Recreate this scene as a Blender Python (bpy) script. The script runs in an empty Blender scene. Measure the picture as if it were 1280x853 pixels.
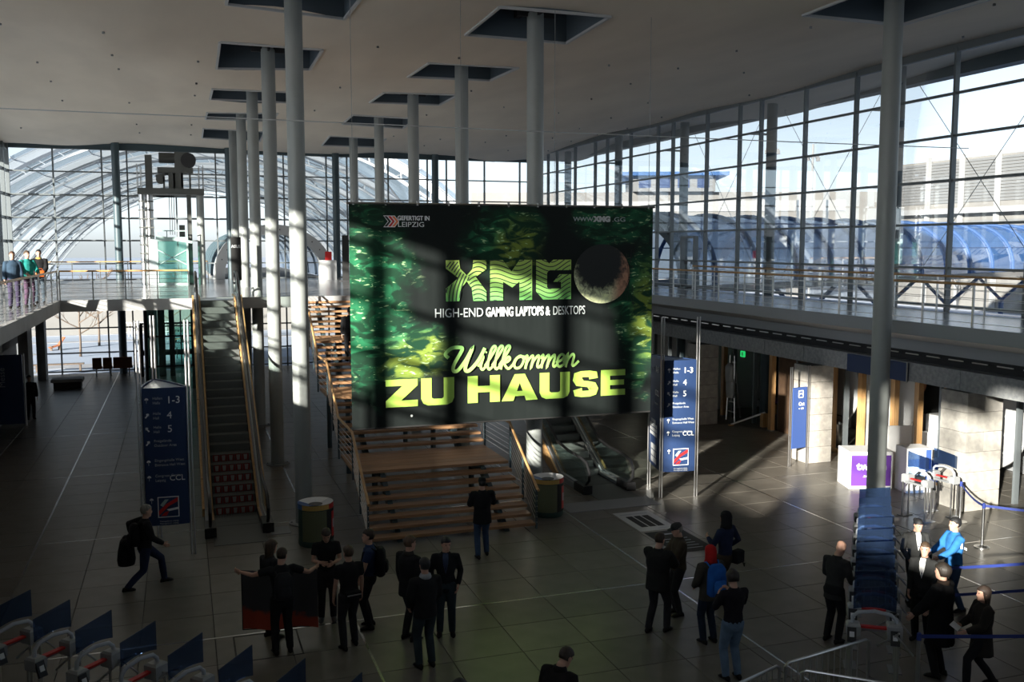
import bpy, bmesh, math, random
from mathutils import Vector, Matrix
random.seed(4)
S = bpy.context.scene
COL = S.collection
R = math.radians
# ---------------------------------------------------------------- camera, world, sun, exposure
cd = bpy.data.cameras.new('camera'); cam = bpy.data.objects.new('camera', cd); COL.objects.link(cam)
cd.sensor_width = 36; cd.lens = 36*1200/1280; cd.clip_end = 2000; cd.clip_start = 0.05
cam.location = (0, 0, 6.8)
cam.rotation_euler = (R(90)-math.atan(119.5/1200), 0, R(-19.0))
S.camera = cam
W = bpy.data.worlds.new('sky'); S.world = W; W.use_nodes = True
wn = W.node_tree; bg = wn.nodes['Background']
sky = wn.nodes.new('ShaderNodeTexSky'); sky.sky_type = 'NISHITA'; sky.sun_disc = False
sky.sun_elevation = R(14); sky.altitude = 100; sky.air_density = 1.0; sky.dust_density = 0.6; sky.ozone_density = 1.4
SUN = Vector((0.747, 0.665, -0.233)).normalized()
sky.sun_rotation = math.atan2(-SUN.x, -SUN.y)
bw = wn.nodes.new('ShaderNodeRGBToBW'); tn = wn.nodes.new('ShaderNodeMix'); tn.data_type = 'RGBA'; tn.blend_type = 'MULTIPLY'; tn.inputs[0].default_value = 1
tn.inputs[7].default_value = (.86, .98, 1.14, 1)
wn.links.new(sky.outputs[0], bw.inputs[0]); wn.links.new(bw.outputs[0], tn.inputs[6])
ts = wn.nodes.new('ShaderNodeMix'); ts.data_type = 'RGBA'; ts.inputs[0].default_value = .75      # hazy winter sky: most of its colour washed out
wn.links.new(sky.outputs[0], ts.inputs[6]); wn.links.new(tn.outputs[2], ts.inputs[7])
wn.links.new(ts.outputs[2], bg.inputs[0]); bg.inputs[1].default_value = 0.20
sl = bpy.data.lights.new('sun', 'SUN'); sl.energy = 15.0; sl.angle = R(0.8); sl.color = (1.0, 0.93, 0.82)
so = bpy.data.objects.new('sun', sl); COL.objects.link(so)
so.rotation_euler = SUN.to_track_quat('-Z', 'Y').to_euler()
vs = S.view_settings; vs.view_transform = 'Standard'; vs.look = 'None'; vs.gamma = 1; vs.use_curve_mapping = False
vs.exposure = 0.22

# ---------------------------------------------------------------- materials
def mat(name, col, rough=0.6, metal=0.0, noise=None, scale=3.0, bump=0.0, spec=0.5, emit=None, stretch=None, rnd=0.0, alpha=None):
    m = bpy.data.materials.new(name); m.use_nodes = True
    nt = m.node_tree; b = nt.nodes['Principled BSDF']
    b.inputs['Base Color'].default_value = (*col, 1); b.inputs['Roughness'].default_value = rough
    b.inputs['Metallic'].default_value = metal; b.inputs['Specular IOR Level'].default_value = spec
    if noise or bump:
        tc = nt.nodes.new('ShaderNodeTexCoord'); mp = nt.nodes.new('ShaderNodeMapping')
        nt.links.new(tc.outputs['Object'], mp.inputs[0])
        if stretch: mp.inputs['Scale'].default_value = stretch
        nz = nt.nodes.new('ShaderNodeTexNoise'); nz.inputs['Scale'].default_value = scale; nz.inputs['Detail'].default_value = 6
        nt.links.new(mp.outputs[0], nz.inputs['Vector'])
    src = None
    if noise:
        mx = nt.nodes.new('ShaderNodeMix'); mx.data_type = 'RGBA'
        mx.inputs[6].default_value = (*col, 1); mx.inputs[7].default_value = (*noise, 1)
        rp = nt.nodes.new('ShaderNodeMapRange'); rp.inputs[1].default_value = .35; rp.inputs[2].default_value = .65
        nt.links.new(nz.outputs['Fac'], rp.inputs[0]); nt.links.new(rp.outputs[0], mx.inputs[0])
        src = mx.outputs[2]
    if rnd:
        oi = nt.nodes.new('ShaderNodeObjectInfo'); mr = nt.nodes.new('ShaderNodeMapRange')
        mr.inputs[3].default_value = 1-rnd; mr.inputs[4].default_value = 1+rnd
        nt.links.new(oi.outputs['Random'], mr.inputs[0])
        mm = nt.nodes.new('ShaderNodeMix'); mm.data_type = 'RGBA'; mm.blend_type = 'MULTIPLY'; mm.inputs[0].default_value = 1
        if src: nt.links.new(src, mm.inputs[6])
        else: mm.inputs[6].default_value = (*col, 1)
        nt.links.new(mr.outputs[0], mm.inputs[7]); src = mm.outputs[2]
    if src: nt.links.new(src, b.inputs['Base Color'])
    if bump:
        bp = nt.nodes.new('ShaderNodeBump'); bp.inputs['Strength'].default_value = bump; bp.inputs['Distance'].default_value = .02
        nt.links.new(nz.outputs['Fac'], bp.inputs['Height']); nt.links.new(bp.outputs[0], b.inputs['Normal'])
    if emit:
        b.inputs['Emission Color'].default_value = (*emit[:3], 1); b.inputs['Emission Strength'].default_value = emit[3]
    return m
def glassmat(name, tint, refl=0.12, dif=None):
    """thin pane: transparent with fresnel reflection, optional diffuse veil"""
    m = bpy.data.materials.new(name); m.use_nodes = True; nt = m.node_tree
    for n in list(nt.nodes):
        if n.type != 'OUTPUT_MATERIAL': nt.nodes.remove(n)
    out = [n for n in nt.nodes][0]
    tr = nt.nodes.new('ShaderNodeBsdfTransparent'); tr.inputs[0].default_value = (*tint, 1)
    gl = nt.nodes.new('ShaderNodeBsdfGlossy'); gl.inputs['Roughness'].default_value = 0.02; gl.inputs[0].default_value = (.9, .95, 1, 1)
    fr = nt.nodes.new('ShaderNodeFresnel'); fr.inputs[0].default_value = 1.33
    ml = nt.nodes.new('ShaderNodeMath'); ml.operation = 'MULTIPLY_ADD'; ml.inputs[1].default_value = .4; ml.inputs[2].default_value = max(0, refl-.12)*.3
    nt.links.new(fr.outputs[0], ml.inputs[0])
    ms = nt.nodes.new('ShaderNodeMixShader'); nt.links.new(ml.outputs[0], ms.inputs[0])
    nt.links.new(tr.outputs[0], ms.inputs[1]); nt.links.new(gl.outputs[0], ms.inputs[2])
    last = ms
    if dif:
        df = nt.nodes.new('ShaderNodeBsdfDiffuse'); df.inputs[0].default_value = (*dif[:3], 1)
        m2 = nt.nodes.new('ShaderNodeMixShader'); m2.inputs[0].default_value = dif[3]
        nt.links.new(ms.outputs[0], m2.inputs[1]); nt.links.new(df.outputs[0], m2.inputs[2]); last = m2
    nt.links.new(last.outputs[0], out.inputs[0])
    return m
M = dict(
 ceiling=mat('ceiling_plaster', (.84, .755, .645), .9, noise=(.72, .645, .55), scale=.45, bump=.25, stretch=(1, .35, 1)),
 floor=mat('floor_stone', (.175, .162, .14), .33, noise=(.145, .133, .115), scale=2.2, rnd=.10, spec=.25),
 joint=mat('floor_joint', (.045, .043, .04), .8),
 strip=mat('metal_strip', (.55, .55, .55), .25, 1.0),
 deck=mat('gallery_floor', (.30, .30, .31), .18, noise=(.26, .26, .27), scale=1.4),
 concrete=mat('concrete', (.40, .40, .40), .75, noise=(.33, .33, .33), scale=1.5, bump=.1),
 fascia=mat('fascia_grey', (.30, .32, .34), .55),
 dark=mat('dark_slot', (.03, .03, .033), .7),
 stone=mat('stone_block', (.42, .40, .36), .8, noise=(.32, .305, .28), scale=6, bump=.25, rnd=.07),
 beam=mat('stone_beam', (.34, .35, .35), .8, noise=(.24, .25, .26), scale=9, bump=.2, rnd=.06),
 column=mat('column_paint', (.33, .35, .34), .42, noise=(.30, .32, .31), scale=1.5),
 steel=mat('painted_steel', (.055, .085, .10), .45),
 frame=mat('mullion_grey', (.17, .19, .20), .4, .3),
 chrome=mat('brushed_steel', (.62, .62, .62), .28, 1.0),
 coffer=mat('coffer_blue_grey', (.10, .13, .16), .6),
 white=mat('white_paint', (.8, .8, .8), .5),
 wood=mat('stair_oak', (.40, .23, .12), .42, noise=(.28, .15, .075), scale=4, stretch=(.6, 9, 9), rnd=.12),
 rail=mat('oak_handrail', (.60, .36, .16), .35, noise=(.48, .27, .11), scale=6),
 post_wood=mat('timber_post', (.62, .37, .16), .5, noise=(.48, .27, .11), scale=3, stretch=(8, 8, .6)),
 black=mat('black_rubber', (.012, .012, .013), .4),
 blackmat=mat('black_matt', (.02, .02, .02), .8),
 navy=mat('navy_panel', (.022, .045, .12), .35),
 navy2=mat('navy_blue_panel', (.05, .10, .30), .35),
 letter=mat('white_lettering', (.78, .8, .82), .6),
 letterdim=mat('grey_lettering', (.4, .43, .48), .6),
 red=mat('red_print', (.55, .02, .02), .5),
 purple=mat('purple_print', (.13, .04, .30), .5),
 skin=mat('skin', (.58, .34, .25), .55, noise=(.50, .28, .20), scale=12),
 lips=mat('lips', (.40, .15, .12), .6), eye=mat('eye', (.02, .015, .012), .3),
 snow=mat('snow', (.40, .46, .56), .8, noise=(.34, .40, .50), scale=.25, bump=.3),
 asphalt=mat('cleared_path', (.42, .43, .46), .8, noise=(.32, .33, .36), scale=.8),
 bark=mat('bark', (.10, .075, .06), .9, noise=(.16, .12, .09), scale=9),
 brown=mat('brown_seat', (.36, .13, .06), .6, noise=(.26, .09, .04), scale=4),
 lightsteel=mat('white_steel_arch', (.55, .57, .60), .45),
 pgrey=mat('plain_grey', (.25, .26, .27), .6), lgrey=mat('light_grey', (.55, .56, .57), .5),
 concfar=mat('far_concrete', (.21, .205, .195), .8, noise=(.17, .165, .16), scale=.3),
 louver=mat('louvre_metal', (.155, .16, .165), .6), bluesteel=mat('blue_steel', (.035, .08, .20), .4),
 gold=mat('yellow_band', (.62, .40, .12), .4, .4), green=mat('dark_green_print', (.025, .06, .05), .5),
 olive=mat('olive_print', (.12, .13, .07), .5), blueprint=mat('blue_print', (.05, .12, .3), .5),
 machine=mat('machine_grey', (.10, .105, .10), .55), liftgreen=mat('lift_green_steel', (.38, .52, .50), .4),
 belt=mat('navy_belt', (.02, .04, .22), .7), tee=mat('grass_green', (.4, .7, .1), .6),
)
M['pane'] = glassmat('window_glass', (.93, .96, .97))
M['pane_green'] = glassmat('lift_glass', (.70, .90, .86), .2, (.6, .8, .78, .12))
M['pane_rail'] = glassmat('balustrade_glass', (.82, .88, .86), .3)
M['shield'] = glassmat('blue_shield_plastic', (.32, .42, .60), .3, (.05, .085, .16, .16))
M['tubeglass'] = glassmat('blue_tube_glass', (.45, .62, .85), .5, (.05, .14, .36, .5))
M['vaultglass'] = glassmat('vault_glass', (.80, .86, .90), .4, (.22, .29, .40, .42))

# ---------------------------------------------------------------- mesh helpers
class MB:
    def __init__(s): s.v = []; s.f = []; s.m = []
    def add(s, vs, fs, mi=0):
        o = len(s.v); s.v += [tuple(v) for v in vs]; s.f += [tuple(i+o for i in f) for f in fs]; s.m += [mi]*len(fs); return s
    def box(s, x0, x1, y0, y1, z0, z1, mi=0):
        return s.add([(x0,y0,z0),(x1,y0,z0),(x1,y1,z0),(x0,y1,z0),(x0,y0,z1),(x1,y0,z1),(x1,y1,z1),(x0,y1,z1)],
                     [(3,2,1,0),(4,5,6,7),(0,1,5,4),(1,2,6,5),(2,3,7,6),(3,0,4,7)], mi)
    def bbox(s, x0, x1, y0, y1, z0, z1, b=.006, mi=0):       # chamfered top box
        return s.add([(x0,y0,z0),(x1,y0,z0),(x1,y1,z0),(x0,y1,z0),(x0,y0,z1-b),(x1,y0,z1-b),(x1,y1,z1-b),(x0,y1,z1-b),
                      (x0+b,y0+b,z1),(x1-b,y0+b,z1),(x1-b,y1-b,z1),(x0+b,y1-b,z1)],
                     [(3,2,1,0),(8,9,10,11),(0,1,5,4),(1,2,6,5),(2,3,7,6),(3,0,4,7),(4,5,9,8),(5,6,10,9),(6,7,11,10),(7,4,8,11)], mi)
    def obox(s, c, ax, ay, az, hx, hy, hz, mi=0):            # oriented box
        c = Vector(c); ax = Vector(ax).normalized()*hx; ay = Vector(ay).normalized()*hy; az = Vector(az).normalized()*hz
        p = [c+a*ax+b*ay+d*az for d in (-1,1) for (a,b) in ((-1,-1),(1,-1),(1,1),(-1,1))]
        return s.add(p, [(3,2,1,0),(4,5,6,7),(0,1,5,4),(1,2,6,5),(2,3,7,6),(3,0,4,7)], mi)
    def beam(s, p0, p1, w, h, mi=0):
        p0 = Vector(p0); p1 = Vector(p1); d = p1-p0
        up = Vector((0,0,1)) if abs(d.normalized().z) < .95 else Vector((0,1,0))
        x = d.cross(up).normalized(); z = x.cross(d).normalized()
        return s.obox((p0+p1)/2, d, x, z, d.length/2, w/2, h/2, mi)
    def tube(s, pts, r, n=8, cap=True, mi=0, sq=1.0):
        pts = [Vector(p) for p in pts]; rs = r if isinstance(r, (list, tuple)) else [r]*len(pts)
        rings = []; prev = None
        for i, p in enumerate(pts):
            d = (pts[min(i+1, len(pts)-1)]-pts[max(i-1, 0)]).normalized()
            if prev is None:
                u = d.cross(Vector((0,0,1)) if abs(d.z) < .9 else Vector((0,1,0))).normalized()
            else:
                u = (prev-d*prev.dot(d)).normalized()
            prev = u; w = d.cross(u)
            rings.append([p+(u*math.cos(2*math.pi*k/n)+w*math.sin(2*math.pi*k/n)*sq)*rs[i] for k in range(n)])
        o = len(s.v)
        for rg in rings: s.v += [tuple(v) for v in rg]
        for i in range(len(rings)-1):
            for k in range(n):
                a = o+i*n+k; b = o+i*n+(k+1) % n
                s.f.append((a, b, b+n, a+n)); s.m.append(mi)
        if cap:
            s.f.append(tuple(o+k for k in range(n))[::-1]); s.f.append(tuple(o+(len(rings)-1)*n+k for k in range(n))); s.m += [mi, mi]
        return s
    def lathe(s, prof, n=24, c=(0,0), mi=0):                 # prof: (r,z)
        o = len(s.v)
        for r, z in prof:
            for k in range(n): s.v.append((c[0]+r*math.cos(2*math.pi*k/n), c[1]+r*math.sin(2*math.pi*k/n), z))
        for i in range(len(prof)-1):
            for k in range(n):
                a = o+i*n+k; b = o+i*n+(k+1) % n
                s.f.append((a, b, b+n, a+n)); s.m.append(mi)
        s.f.append(tuple(o+k for k in range(n))[::-1]); s.f.append(tuple(o+(len(prof)-1)*n+k for k in range(n))); s.m += [mi, mi]
        return s
    def loft(s, rings, mi=0, cap=True):
        o = len(s.v); n = len(rings[0])
        for rg in rings: s.v += [tuple(v) for v in rg]
        for i in range(len(rings)-1):
            for k in range(n):
                a = o+i*n+k; b = o+i*n+(k+1) % n
                s.f.append((a, b, b+n, a+n)); s.m.append(mi)
        if cap:
            s.f.append(tuple(o+k for k in range(n))[::-1]); s.f.append(tuple(o+(len(rings)-1)*n+k for k in range(n))); s.m += [mi, mi]
        return s
    def prism(s, poly, z0, z1, mi=0):
        n = len(poly)
        return s.add([(x,y,z0) for x,y in poly]+[(x,y,z1) for x,y in poly],
                     [tuple(range(n))[::-1], tuple(range(n, 2*n))]+[(i, (i+1) % n, n+(i+1) % n, n+i) for i in range(n)], mi)
    def prismY(s, poly, y0, y1, mi=0):                       # poly in (x,z)
        n = len(poly)
        return s.add([(x,y0,z) for x,z in poly]+[(x,y1,z) for x,z in poly],
                     [tuple(range(n)), tuple(range(n, 2*n))[::-1]]+[((i+1) % n, i, n+i, n+(i+1) % n) for i in range(n)], mi)
    def mesh(s, name, mats, smooth=False):
        me = bpy.data.meshes.new(name); me.from_pydata(s.v, [], s.f)
        for m in (mats if isinstance(mats, (list, tuple)) else [mats]): me.materials.append(m)
        me.polygons.foreach_set('material_index', s.m)
        if smooth: me.polygons.foreach_set('use_smooth', [True]*len(s.f))
        me.update(); return me
    def build(s, name, mats, parent=None, smooth=False, loc=None, rz=None):
        return link(name, s.mesh(name, mats, smooth), parent, loc, rz)
def link(name, me, parent=None, loc=None, rz=None):
    o = bpy.data.objects.new(name, me); COL.objects.link(o); o.parent = parent
    if loc: o.location = loc
    if rz is not None: o.rotation_euler = (0, 0, rz)
    return o
def tag(o, label=None, cat=None, group=None, kind=None):
    if label: o['label'] = label
    if cat: o['category'] = cat
    if group: o['group'] = group
    if kind: o['kind'] = kind
    return o
def thing(name, label, cat, loc=(0,0,0), rz=0, group=None):
    o = bpy.data.objects.new(name, None); COL.objects.link(o); o.location = loc; o.rotation_euler = (0, 0, rz)
    o.empty_display_size = .2
    return tag(o, label, cat, group)
def structure(name, label=None):
    o = bpy.data.objects.new(name, None); COL.objects.link(o); o['kind'] = 'structure'
    if label: o['label'] = label
    return o
def smooth_by_angle(o, a=40):
    me = o.data; me.polygons.foreach_set('use_smooth', [True]*len(me.polygons))
    try: me.set_sharp_from_angle(angle=R(a))
    except Exception: pass
    return o
def copy_tree(o, parent=None):
    c = o.copy(); COL.objects.link(c)
    if parent: c.parent = parent
    for ch in o.children: copy_tree(ch, c)
    return c
FONT_ROT = {'-Y': Matrix.Rotation(R(90), 4, 'X')}
def text_mesh(s, size, sx=1.0, bold=0.0, align='LEFT', ext=0.004, shear=0.0, spacing=1.0):
    cu = bpy.data.curves.new('lettering', 'FONT'); cu.body = s; cu.size = size; cu.extrude = ext; cu.offset = bold
    cu.align_x = align; cu.resolution_u = 3; cu.shear = shear; cu.space_character = spacing
    t = bpy.data.objects.new('tmp_text', cu); COL.objects.link(t)
    dg = bpy.context.evaluated_depsgraph_get()
    me = bpy.data.meshes.new_from_object(t.evaluated_get(dg))
    bpy.data.objects.remove(t); bpy.data.curves.remove(cu)
    me.transform(Matrix.Scale(sx, 4, (1,0,0)))
    return me
def put_text(s, parent, x, z, size, m, sx=1.0, bold=0.0, align='LEFT', y=-.006, name='lettering', ext=.004, shear=0, spacing=1.0, width=None):
    """text standing upright in the parent's local XZ plane, read from -Y"""
    me = text_mesh(s, size, sx, bold, align, ext, shear, spacing)
    if width:
        xs = [v.co.x for v in me.vertices]
        me.transform(Matrix.Scale(width/(max(xs)-min(xs)), 4, (1,0,0)))
    me.transform(Matrix.Rotation(R(90), 4, 'X')); me.materials.clear(); me.materials.append(m)
    o = link(name, me, parent, (x, y, z)); return o

GZ = 4.97       # gallery floor
XR = 20.65      # right glass wall
XL = -8.3       # left glass wall
YB = 55.5       # far glass wall
# ---------------------------------------------------------------- FLOOR
base = tag(MB().box(XL, XR+3.2, -7, YB, -.3, -.02).build('floor', M['joint']), kind='structure')
PX, PY = 1.22, 1.1333
tile_me = MB().bbox(-PX/2+.006, PX/2-.006, -PY/2+.006, PY/2-.006, -.019, 0, .004).mesh('floor_tile', M['floor'])
CAMF = Vector((math.sin(R(19)), math.cos(R(19)))); CAMR = Vector((math.cos(R(19)), -math.sin(R(19))))
cells = []
for i in range(-5, 23):
    for j in range(-22, 40):
        cx = -3.3+(i+.5)*PX; cy = 16.9+(j+.5)*PY
        if cx-PX/2 < XL or cx+PX/2 > XR+3.2 or cy+PY/2 > YB or cy < -7: continue
        d = Vector((cx, cy)).dot(CAMF); u = Vector((cx, cy)).dot(CAMR)
        vis = d > 9.5 and abs(u) < d*.62 and cx < 20 and cx > -6.8
        cells.append((0 if vis else 1, d if d > 0 else 999-d, cx, cy))
cells.sort()
rest = MB()
for k, (v, d, cx, cy) in enumerate(cells):
    if k < 300: link('tile', tile_me, base, (cx, cy, 0))
    else: rest.bbox(cx-PX/2+.006, cx+PX/2-.006, cy-PY/2+.006, cy+PY/2-.006, -.019, 0, .004)
o = rest.build('tiles', M['floor'], base); o['kind'] = 'stuff'
for x in (-3.3, 2.8, 9.12, 15.0):
    MB().box(x-.02, x+.02, 8, YB-.1, -.018, .002).build('metal_strip', M['strip'], base)
for y in (16.9, 23.7, 30.5, 37.3):
    MB().box(-6.5, 18.2, y-.02, y+.02, -.018, .0025).build('metal_strip', M['strip'], base)
hf = MB()
for (x, y, w) in ((5.3, 11.2, .8), (1.2, 16.3, 1.1), (16.0, 18.2, .7)):
    for (a, b, c, d) in ((-w/2, w/2, -w/2, -w/2+.03), (-w/2, w/2, w/2-.03, w/2), (-w/2, -w/2+.03, -w/2, w/2), (w/2-.03, w/2, -w/2, w/2)):
        hf.box(x+a, x+b, y+c, y+d, -.01, .003)
hf.build('hatch_frame', M['joint'], base)

# ---------------------------------------------------------------- CEILING with coffers
def sstep(a, b, x):
    t = min(1, max(0, (x-a)/(b-a))); return t*t*(3-2*t)
def zc(x, y):
    z = 12.42-.12*sstep(9, 20, x)-.12*sstep(35, 52, y)-.25*sstep(49, 55.5, y)
    a = x*.80+y*.60
    w = .5+.5*math.sin(x*.21+y*.07)
    z += .17*math.sin(x*.55-y*.22+1.3*math.sin(y*.13))*w+.10*math.sin(a*.42+1.0)+.055*math.sin(a*1.1+x*.5)*w
    return z
COLS = [(2.68, y) for y in (23.5, 30.3, 37.1, 43.9, 50.7)]+[(8.72, y) for y in (23.5, 30.3, 37.1, 43.9, 50.7)]+[(15.6, 18.5)]
HALF = 1.43
xs = set(); ys = set()
v = -12.0
while v <= 23.6: xs.add(round(v, 2)); v += .6
v = -7.2
while v <= 56.0: ys.add(round(v, 2)); v += .6
for cx, cy in COLS:
    xs = {x for x in xs if abs(abs(x-cx)-HALF) > .2}; ys = {y for y in ys if abs(abs(y-cy)-HALF) > .2}
for cx, cy in COLS:
    xs |= {round(cx-HALF, 3), round(cx+HALF, 3)}; ys |= {round(cy-HALF, 3), round(cy+HALF, 3)}
xs = sorted(xs); ys = sorted(ys)
cm = MB()
verts = [(x, y, zc(x, y)) for y in ys for x in xs]; faces = []
nx = len(xs)
for j in range(len(ys)-1):
    for i in range(nx-1):
        mx_, my_ = (xs[i]+xs[i+1])/2, (ys[j]+ys[j+1])/2
        if any(abs(mx_-cx) < HALF and abs(my_-cy) < HALF for cx, cy in COLS): continue
        faces.append((j*nx+i, (j+1)*nx+i, (j+1)*nx+i+1, j*nx+i+1))
cm.add(verts, faces)
ceil = cm.build('ceiling', M['ceiling'], smooth=True); tag(ceil, kind='structure')
MB().box(-13, 24.5, -8, 57.5, 13.5, 13.8).build('roof_deck', M['coffer'], ceil)
# eaves outside the glass (soffit and edge beams)
MB().box(XL-2.6, XL-2.3, -8, 57.5, 11.75, 13.5).build('eave_beam', M['steel'], ceil)
MB().box(XR+2.4, XR+2.9, -8, 57.5, 12.1, 13.5).build('eave_beam', M['steel'], ceil)
sd = MB()
for k in range(150):
    x = random.uniform(-8, 20.3); y = random.uniform(12, 54)
    if any(abs(x-cx) < 1.7 and abs(y-cy) < 1.7 for cx, cy in COLS): continue
    x = round(x/2.4)*2.4+.7; y = round(y/3.4)*3.4+.5
    if x > 20.3 or x < -8 or y > 54 or any(abs(x-cx) < 1.6 and abs(y-cy) < 1.6 for cx, cy in COLS): continue
    sd.lathe([(.035, zc(x, y)-.05), (.035, zc(x, y)-.02), (.02, zc(x, y)+.05)], 6, (x, y))
o = sd.build('sprinkler_heads', M['pgrey'], ceil); o['kind'] = 'stuff'
cof_names = []
for cx, cy in COLS:
    c = MB(); h = HALF; zt = 13.35
    for (x0, y0, x1, y1) in ((cx-h,cy-h,cx+h,cy-h),(cx+h,cy-h,cx+h,cy+h),(cx+h,cy+h,cx-h,cy+h),(cx-h,cy+h,cx-h,cy-h)):
        n = 5
        for k in range(n):
            ax, ay = x0+(x1-x0)*k/n, y0+(y1-y0)*k/n; bx, by = x0+(x1-x0)*(k+1)/n, y0+(y1-y0)*(k+1)/n
            c.add([(ax,ay,zc(ax,ay)-.03),(bx,by,zc(bx,by)-.03),(bx,by,zt),(ax,ay,zt)], [(0,1,2,3)])
    c.box(cx-h, cx+h, cy-h, cy+h, zt, zt+.03)
    cf = c.build('coffer', M['coffer'], ceil)
    fr = MB()
    for (x0, y0, x1, y1) in ((cx-h,cy-h,cx+h,cy-h),(cx+h,cy-h,cx+h,cy+h),(cx+h,cy+h,cx-h,cy+h),(cx-h,cy+h,cx-h,cy-h)):
        fr.beam((x0, y0, zc(x0, y0)-.02), (x1, y1, zc(x1, y1)-.02), .07, .06)
    fr.build('coffer_edge', M['lgrey'], cf)
    br = MB()
    br.beam((cx-h, cy, zt-.35), (cx+h, cy, zt-.35), .16, .3); br.beam((cx, cy-h, zt-.35), (cx, cy+h, zt-.35), .16, .3)
    br.beam((cx-h, cy-h, zt-.2), (cx+h, cy+h, zt-.2), .07, .07)
    br.build('cross_beam', M['dark'], cf)
    MB().box(cx+.5, cx+1.2, cy+.35, cy+.6, zt-.25, zt-.12).build('light_fitting', M['white'], cf)

# ---------------------------------------------------------------- COLUMNS
def column(cx, cy, r, label, zt=12.95):
    t = thing('steel_column', label, 'column', (cx, cy, 0), group='steel columns of the hall')
    smooth_by_angle(MB().lathe([(r, .02), (r, 5.5), (r*1.006, 5.52), (r*1.006, 5.56), (r, 5.58), (r, zt-.3), (r*.8, zt-.28), (r*.8, zt)], 40).build('shaft', M['column'], t))
    b = MB().lathe([(r+.16, 0), (r+.16, .025), (r+.02, .03)], 32)
    for k in range(6):
        a = k*math.pi/3; b.lathe([(.025, .02), (.025, .06), (.01, .065)], 6, ((r+.1)*math.cos(a), (r+.1)*math.sin(a)))
    b.build('base_plate', M['pgrey'], t)
    c = MB()
    for a in range(4):
        ca, sa = math.cos(a*math.pi/2), math.sin(a*math.pi/2)
        c.obox((ca*(r+.12), sa*(r+.12), zt-.2), (ca, sa, 0), (-sa, ca, 0), (0, 0, 1), .16, .03, .18)
    c.build('bracket', M['dark'], t)
words = ['nearest', 'second', 'third', 'fourth', 'farthest']
for k in range(5):
    column(*COLS[k], .205, f'tall grey round column, {words[k]} in the row beside the left escalator' + (', rising behind a litter bin' if k == 0 else ''))
for k in range(5):
    column(*COLS[5+k], .215, f'tall grey round column, {words[k]} in the row ' + ('rising behind the hanging green banner' if k else 'directly behind the banner with a litter bin at its foot'))
column(*COLS[10], .215, 'thick grey round column on the right standing at the end of the turnstile row')

# ---------------------------------------------------------------- GALLERY
g = structure('gallery', 'grey gallery floor running round the hall one storey up')
deck = MB()
deck.box(XL, 20.65, 34.95, YB, GZ-.32, GZ)
deck.build('far_deck', M['deck'], g)
MB().box(16.45, XR+.1, -6.9, 34.95, GZ-.12, GZ).build('right_deck', M['deck'], g)
MB().box(XL, -3.95, -6.9, 34.95, GZ-.32, GZ).build('left_deck', M['deck'], g)
MB().box(-3.95, 16.45, -6.9, 1.2, GZ-.32, GZ).build('rear_deck', M['deck'], g)
MB().box(16.38, 16.45, 1.2, 34.95, GZ-.27, GZ+.02).build('right_fascia', M['fascia'], g)
MB().prismY([(16.45, GZ-.12), (16.45, GZ-.30), (18.9, GZ-.75), (18.95, GZ-.12)], 1.2, 34.95).build('right_soffit', M['fascia'], g)
MB().box(-3.95, -3.8, 1.2, 34.88, GZ-.36, GZ+.02).build('left_fascia', M['concrete'], g)
MB().box(-3.95, 16.45, 34.78, 34.95, GZ-.36, GZ+.02).build('far_fascia', M['concrete'], g)
MB().prism([(XL, 34.95), (XL, 1.2), (-3.95, 1.2), (-3.95, 34.95)], GZ-.42, GZ-.33).build('left_soffit', M['concrete'], g)
# ---- right lower wall: upper band, slot, stone beam, pillars, shops
wr = structure('wall_right')
MB().box(18.9, 19.6, 4, YB, 3.93, GZ-.14).build('upper_band', M['fascia'], wr)
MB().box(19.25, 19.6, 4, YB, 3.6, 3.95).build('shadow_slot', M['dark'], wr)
b = MB()
for k in range(60): b.beam((19.15, 6+k*.8, 3.8), (19.15, 6.5+k*.8, 3.8), .03, .03)
o = b.build('duct_brackets', M['chrome'], wr); o['kind'] = 'stuff'
y = 4.0
bm_ = MB().bbox(18.88, 19.6, -1.1+.008, 1.1-.008, 3.08, 3.6, .01).mesh('beam_stone', M['beam'])
for k in range(23): link('beam_stone', bm_, wr, (0, 5.1+k*2.2, 0))
MB().box(19.4, 19.65, 4, YB, 3.05, 3.1).build('lintel', M['dark'], wr)
def pillar(x0, x1, y0, y1, parent, zt=3.08):
    n = 6; hz = zt/n
    for k in range(n):
        z = k*hz
        if k % 2: segs = [(x0, (x0+x1)/2), ((x0+x1)/2, x1)]
        else: segs = [(x0, x1)]
        for (a, b) in segs:
            MB().bbox(-(b-a)/2+.004, (b-a)/2-.004, -(y1-y0)/2, (y1-y0)/2, .006, hz-.006, .012).build('stone_block', M['stone'], parent, loc=((a+b)/2, (y0+y1)/2, z))
    MB().box(x0+.03, x1-.03, y0+.03, y1-.03, 0, zt).build('core', M['joint'], parent)
for (x0, x1, y0, y1) in ((18.33, 19.22, 31.7, 32.5), (18.33, 19.22, 24.9, 25.7), (18.72, 19.88, 18.95, 19.85), (18.4, 19.3, 38.4, 39.2), (18.4, 19.3, 12.3, 13.1)):
    pl = structure('wall_right_pillar'); pillar(x0, x1, y0, y1, pl)
# slimmer pilasters behind
for (x0, x1, y0, y1) in ((21.0, 21.6, 29.6, 30.4), (20.4, 20.8, 24.35, 24.75)):
    MB().box(x0, x1, y0, y1, 0, 3.6).build('pilaster', M['stone'], wr)
# shop recess shell
MB().box(23.6, 23.85, 4, YB, 0, 4.6).build('shop_back_wall', M['pgrey'], wr)
MB().box(19.6, 23.8, 4, YB, 3.7, 3.85).build('shop_ceiling', M['pgrey'], wr)
for y in (11.5, 29.45, 34.6, 41.5): MB().box(20.8, 23.6, y, y+.2, 0, 3.7).build('shop_partition', M['lgrey'], wr)

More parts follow.
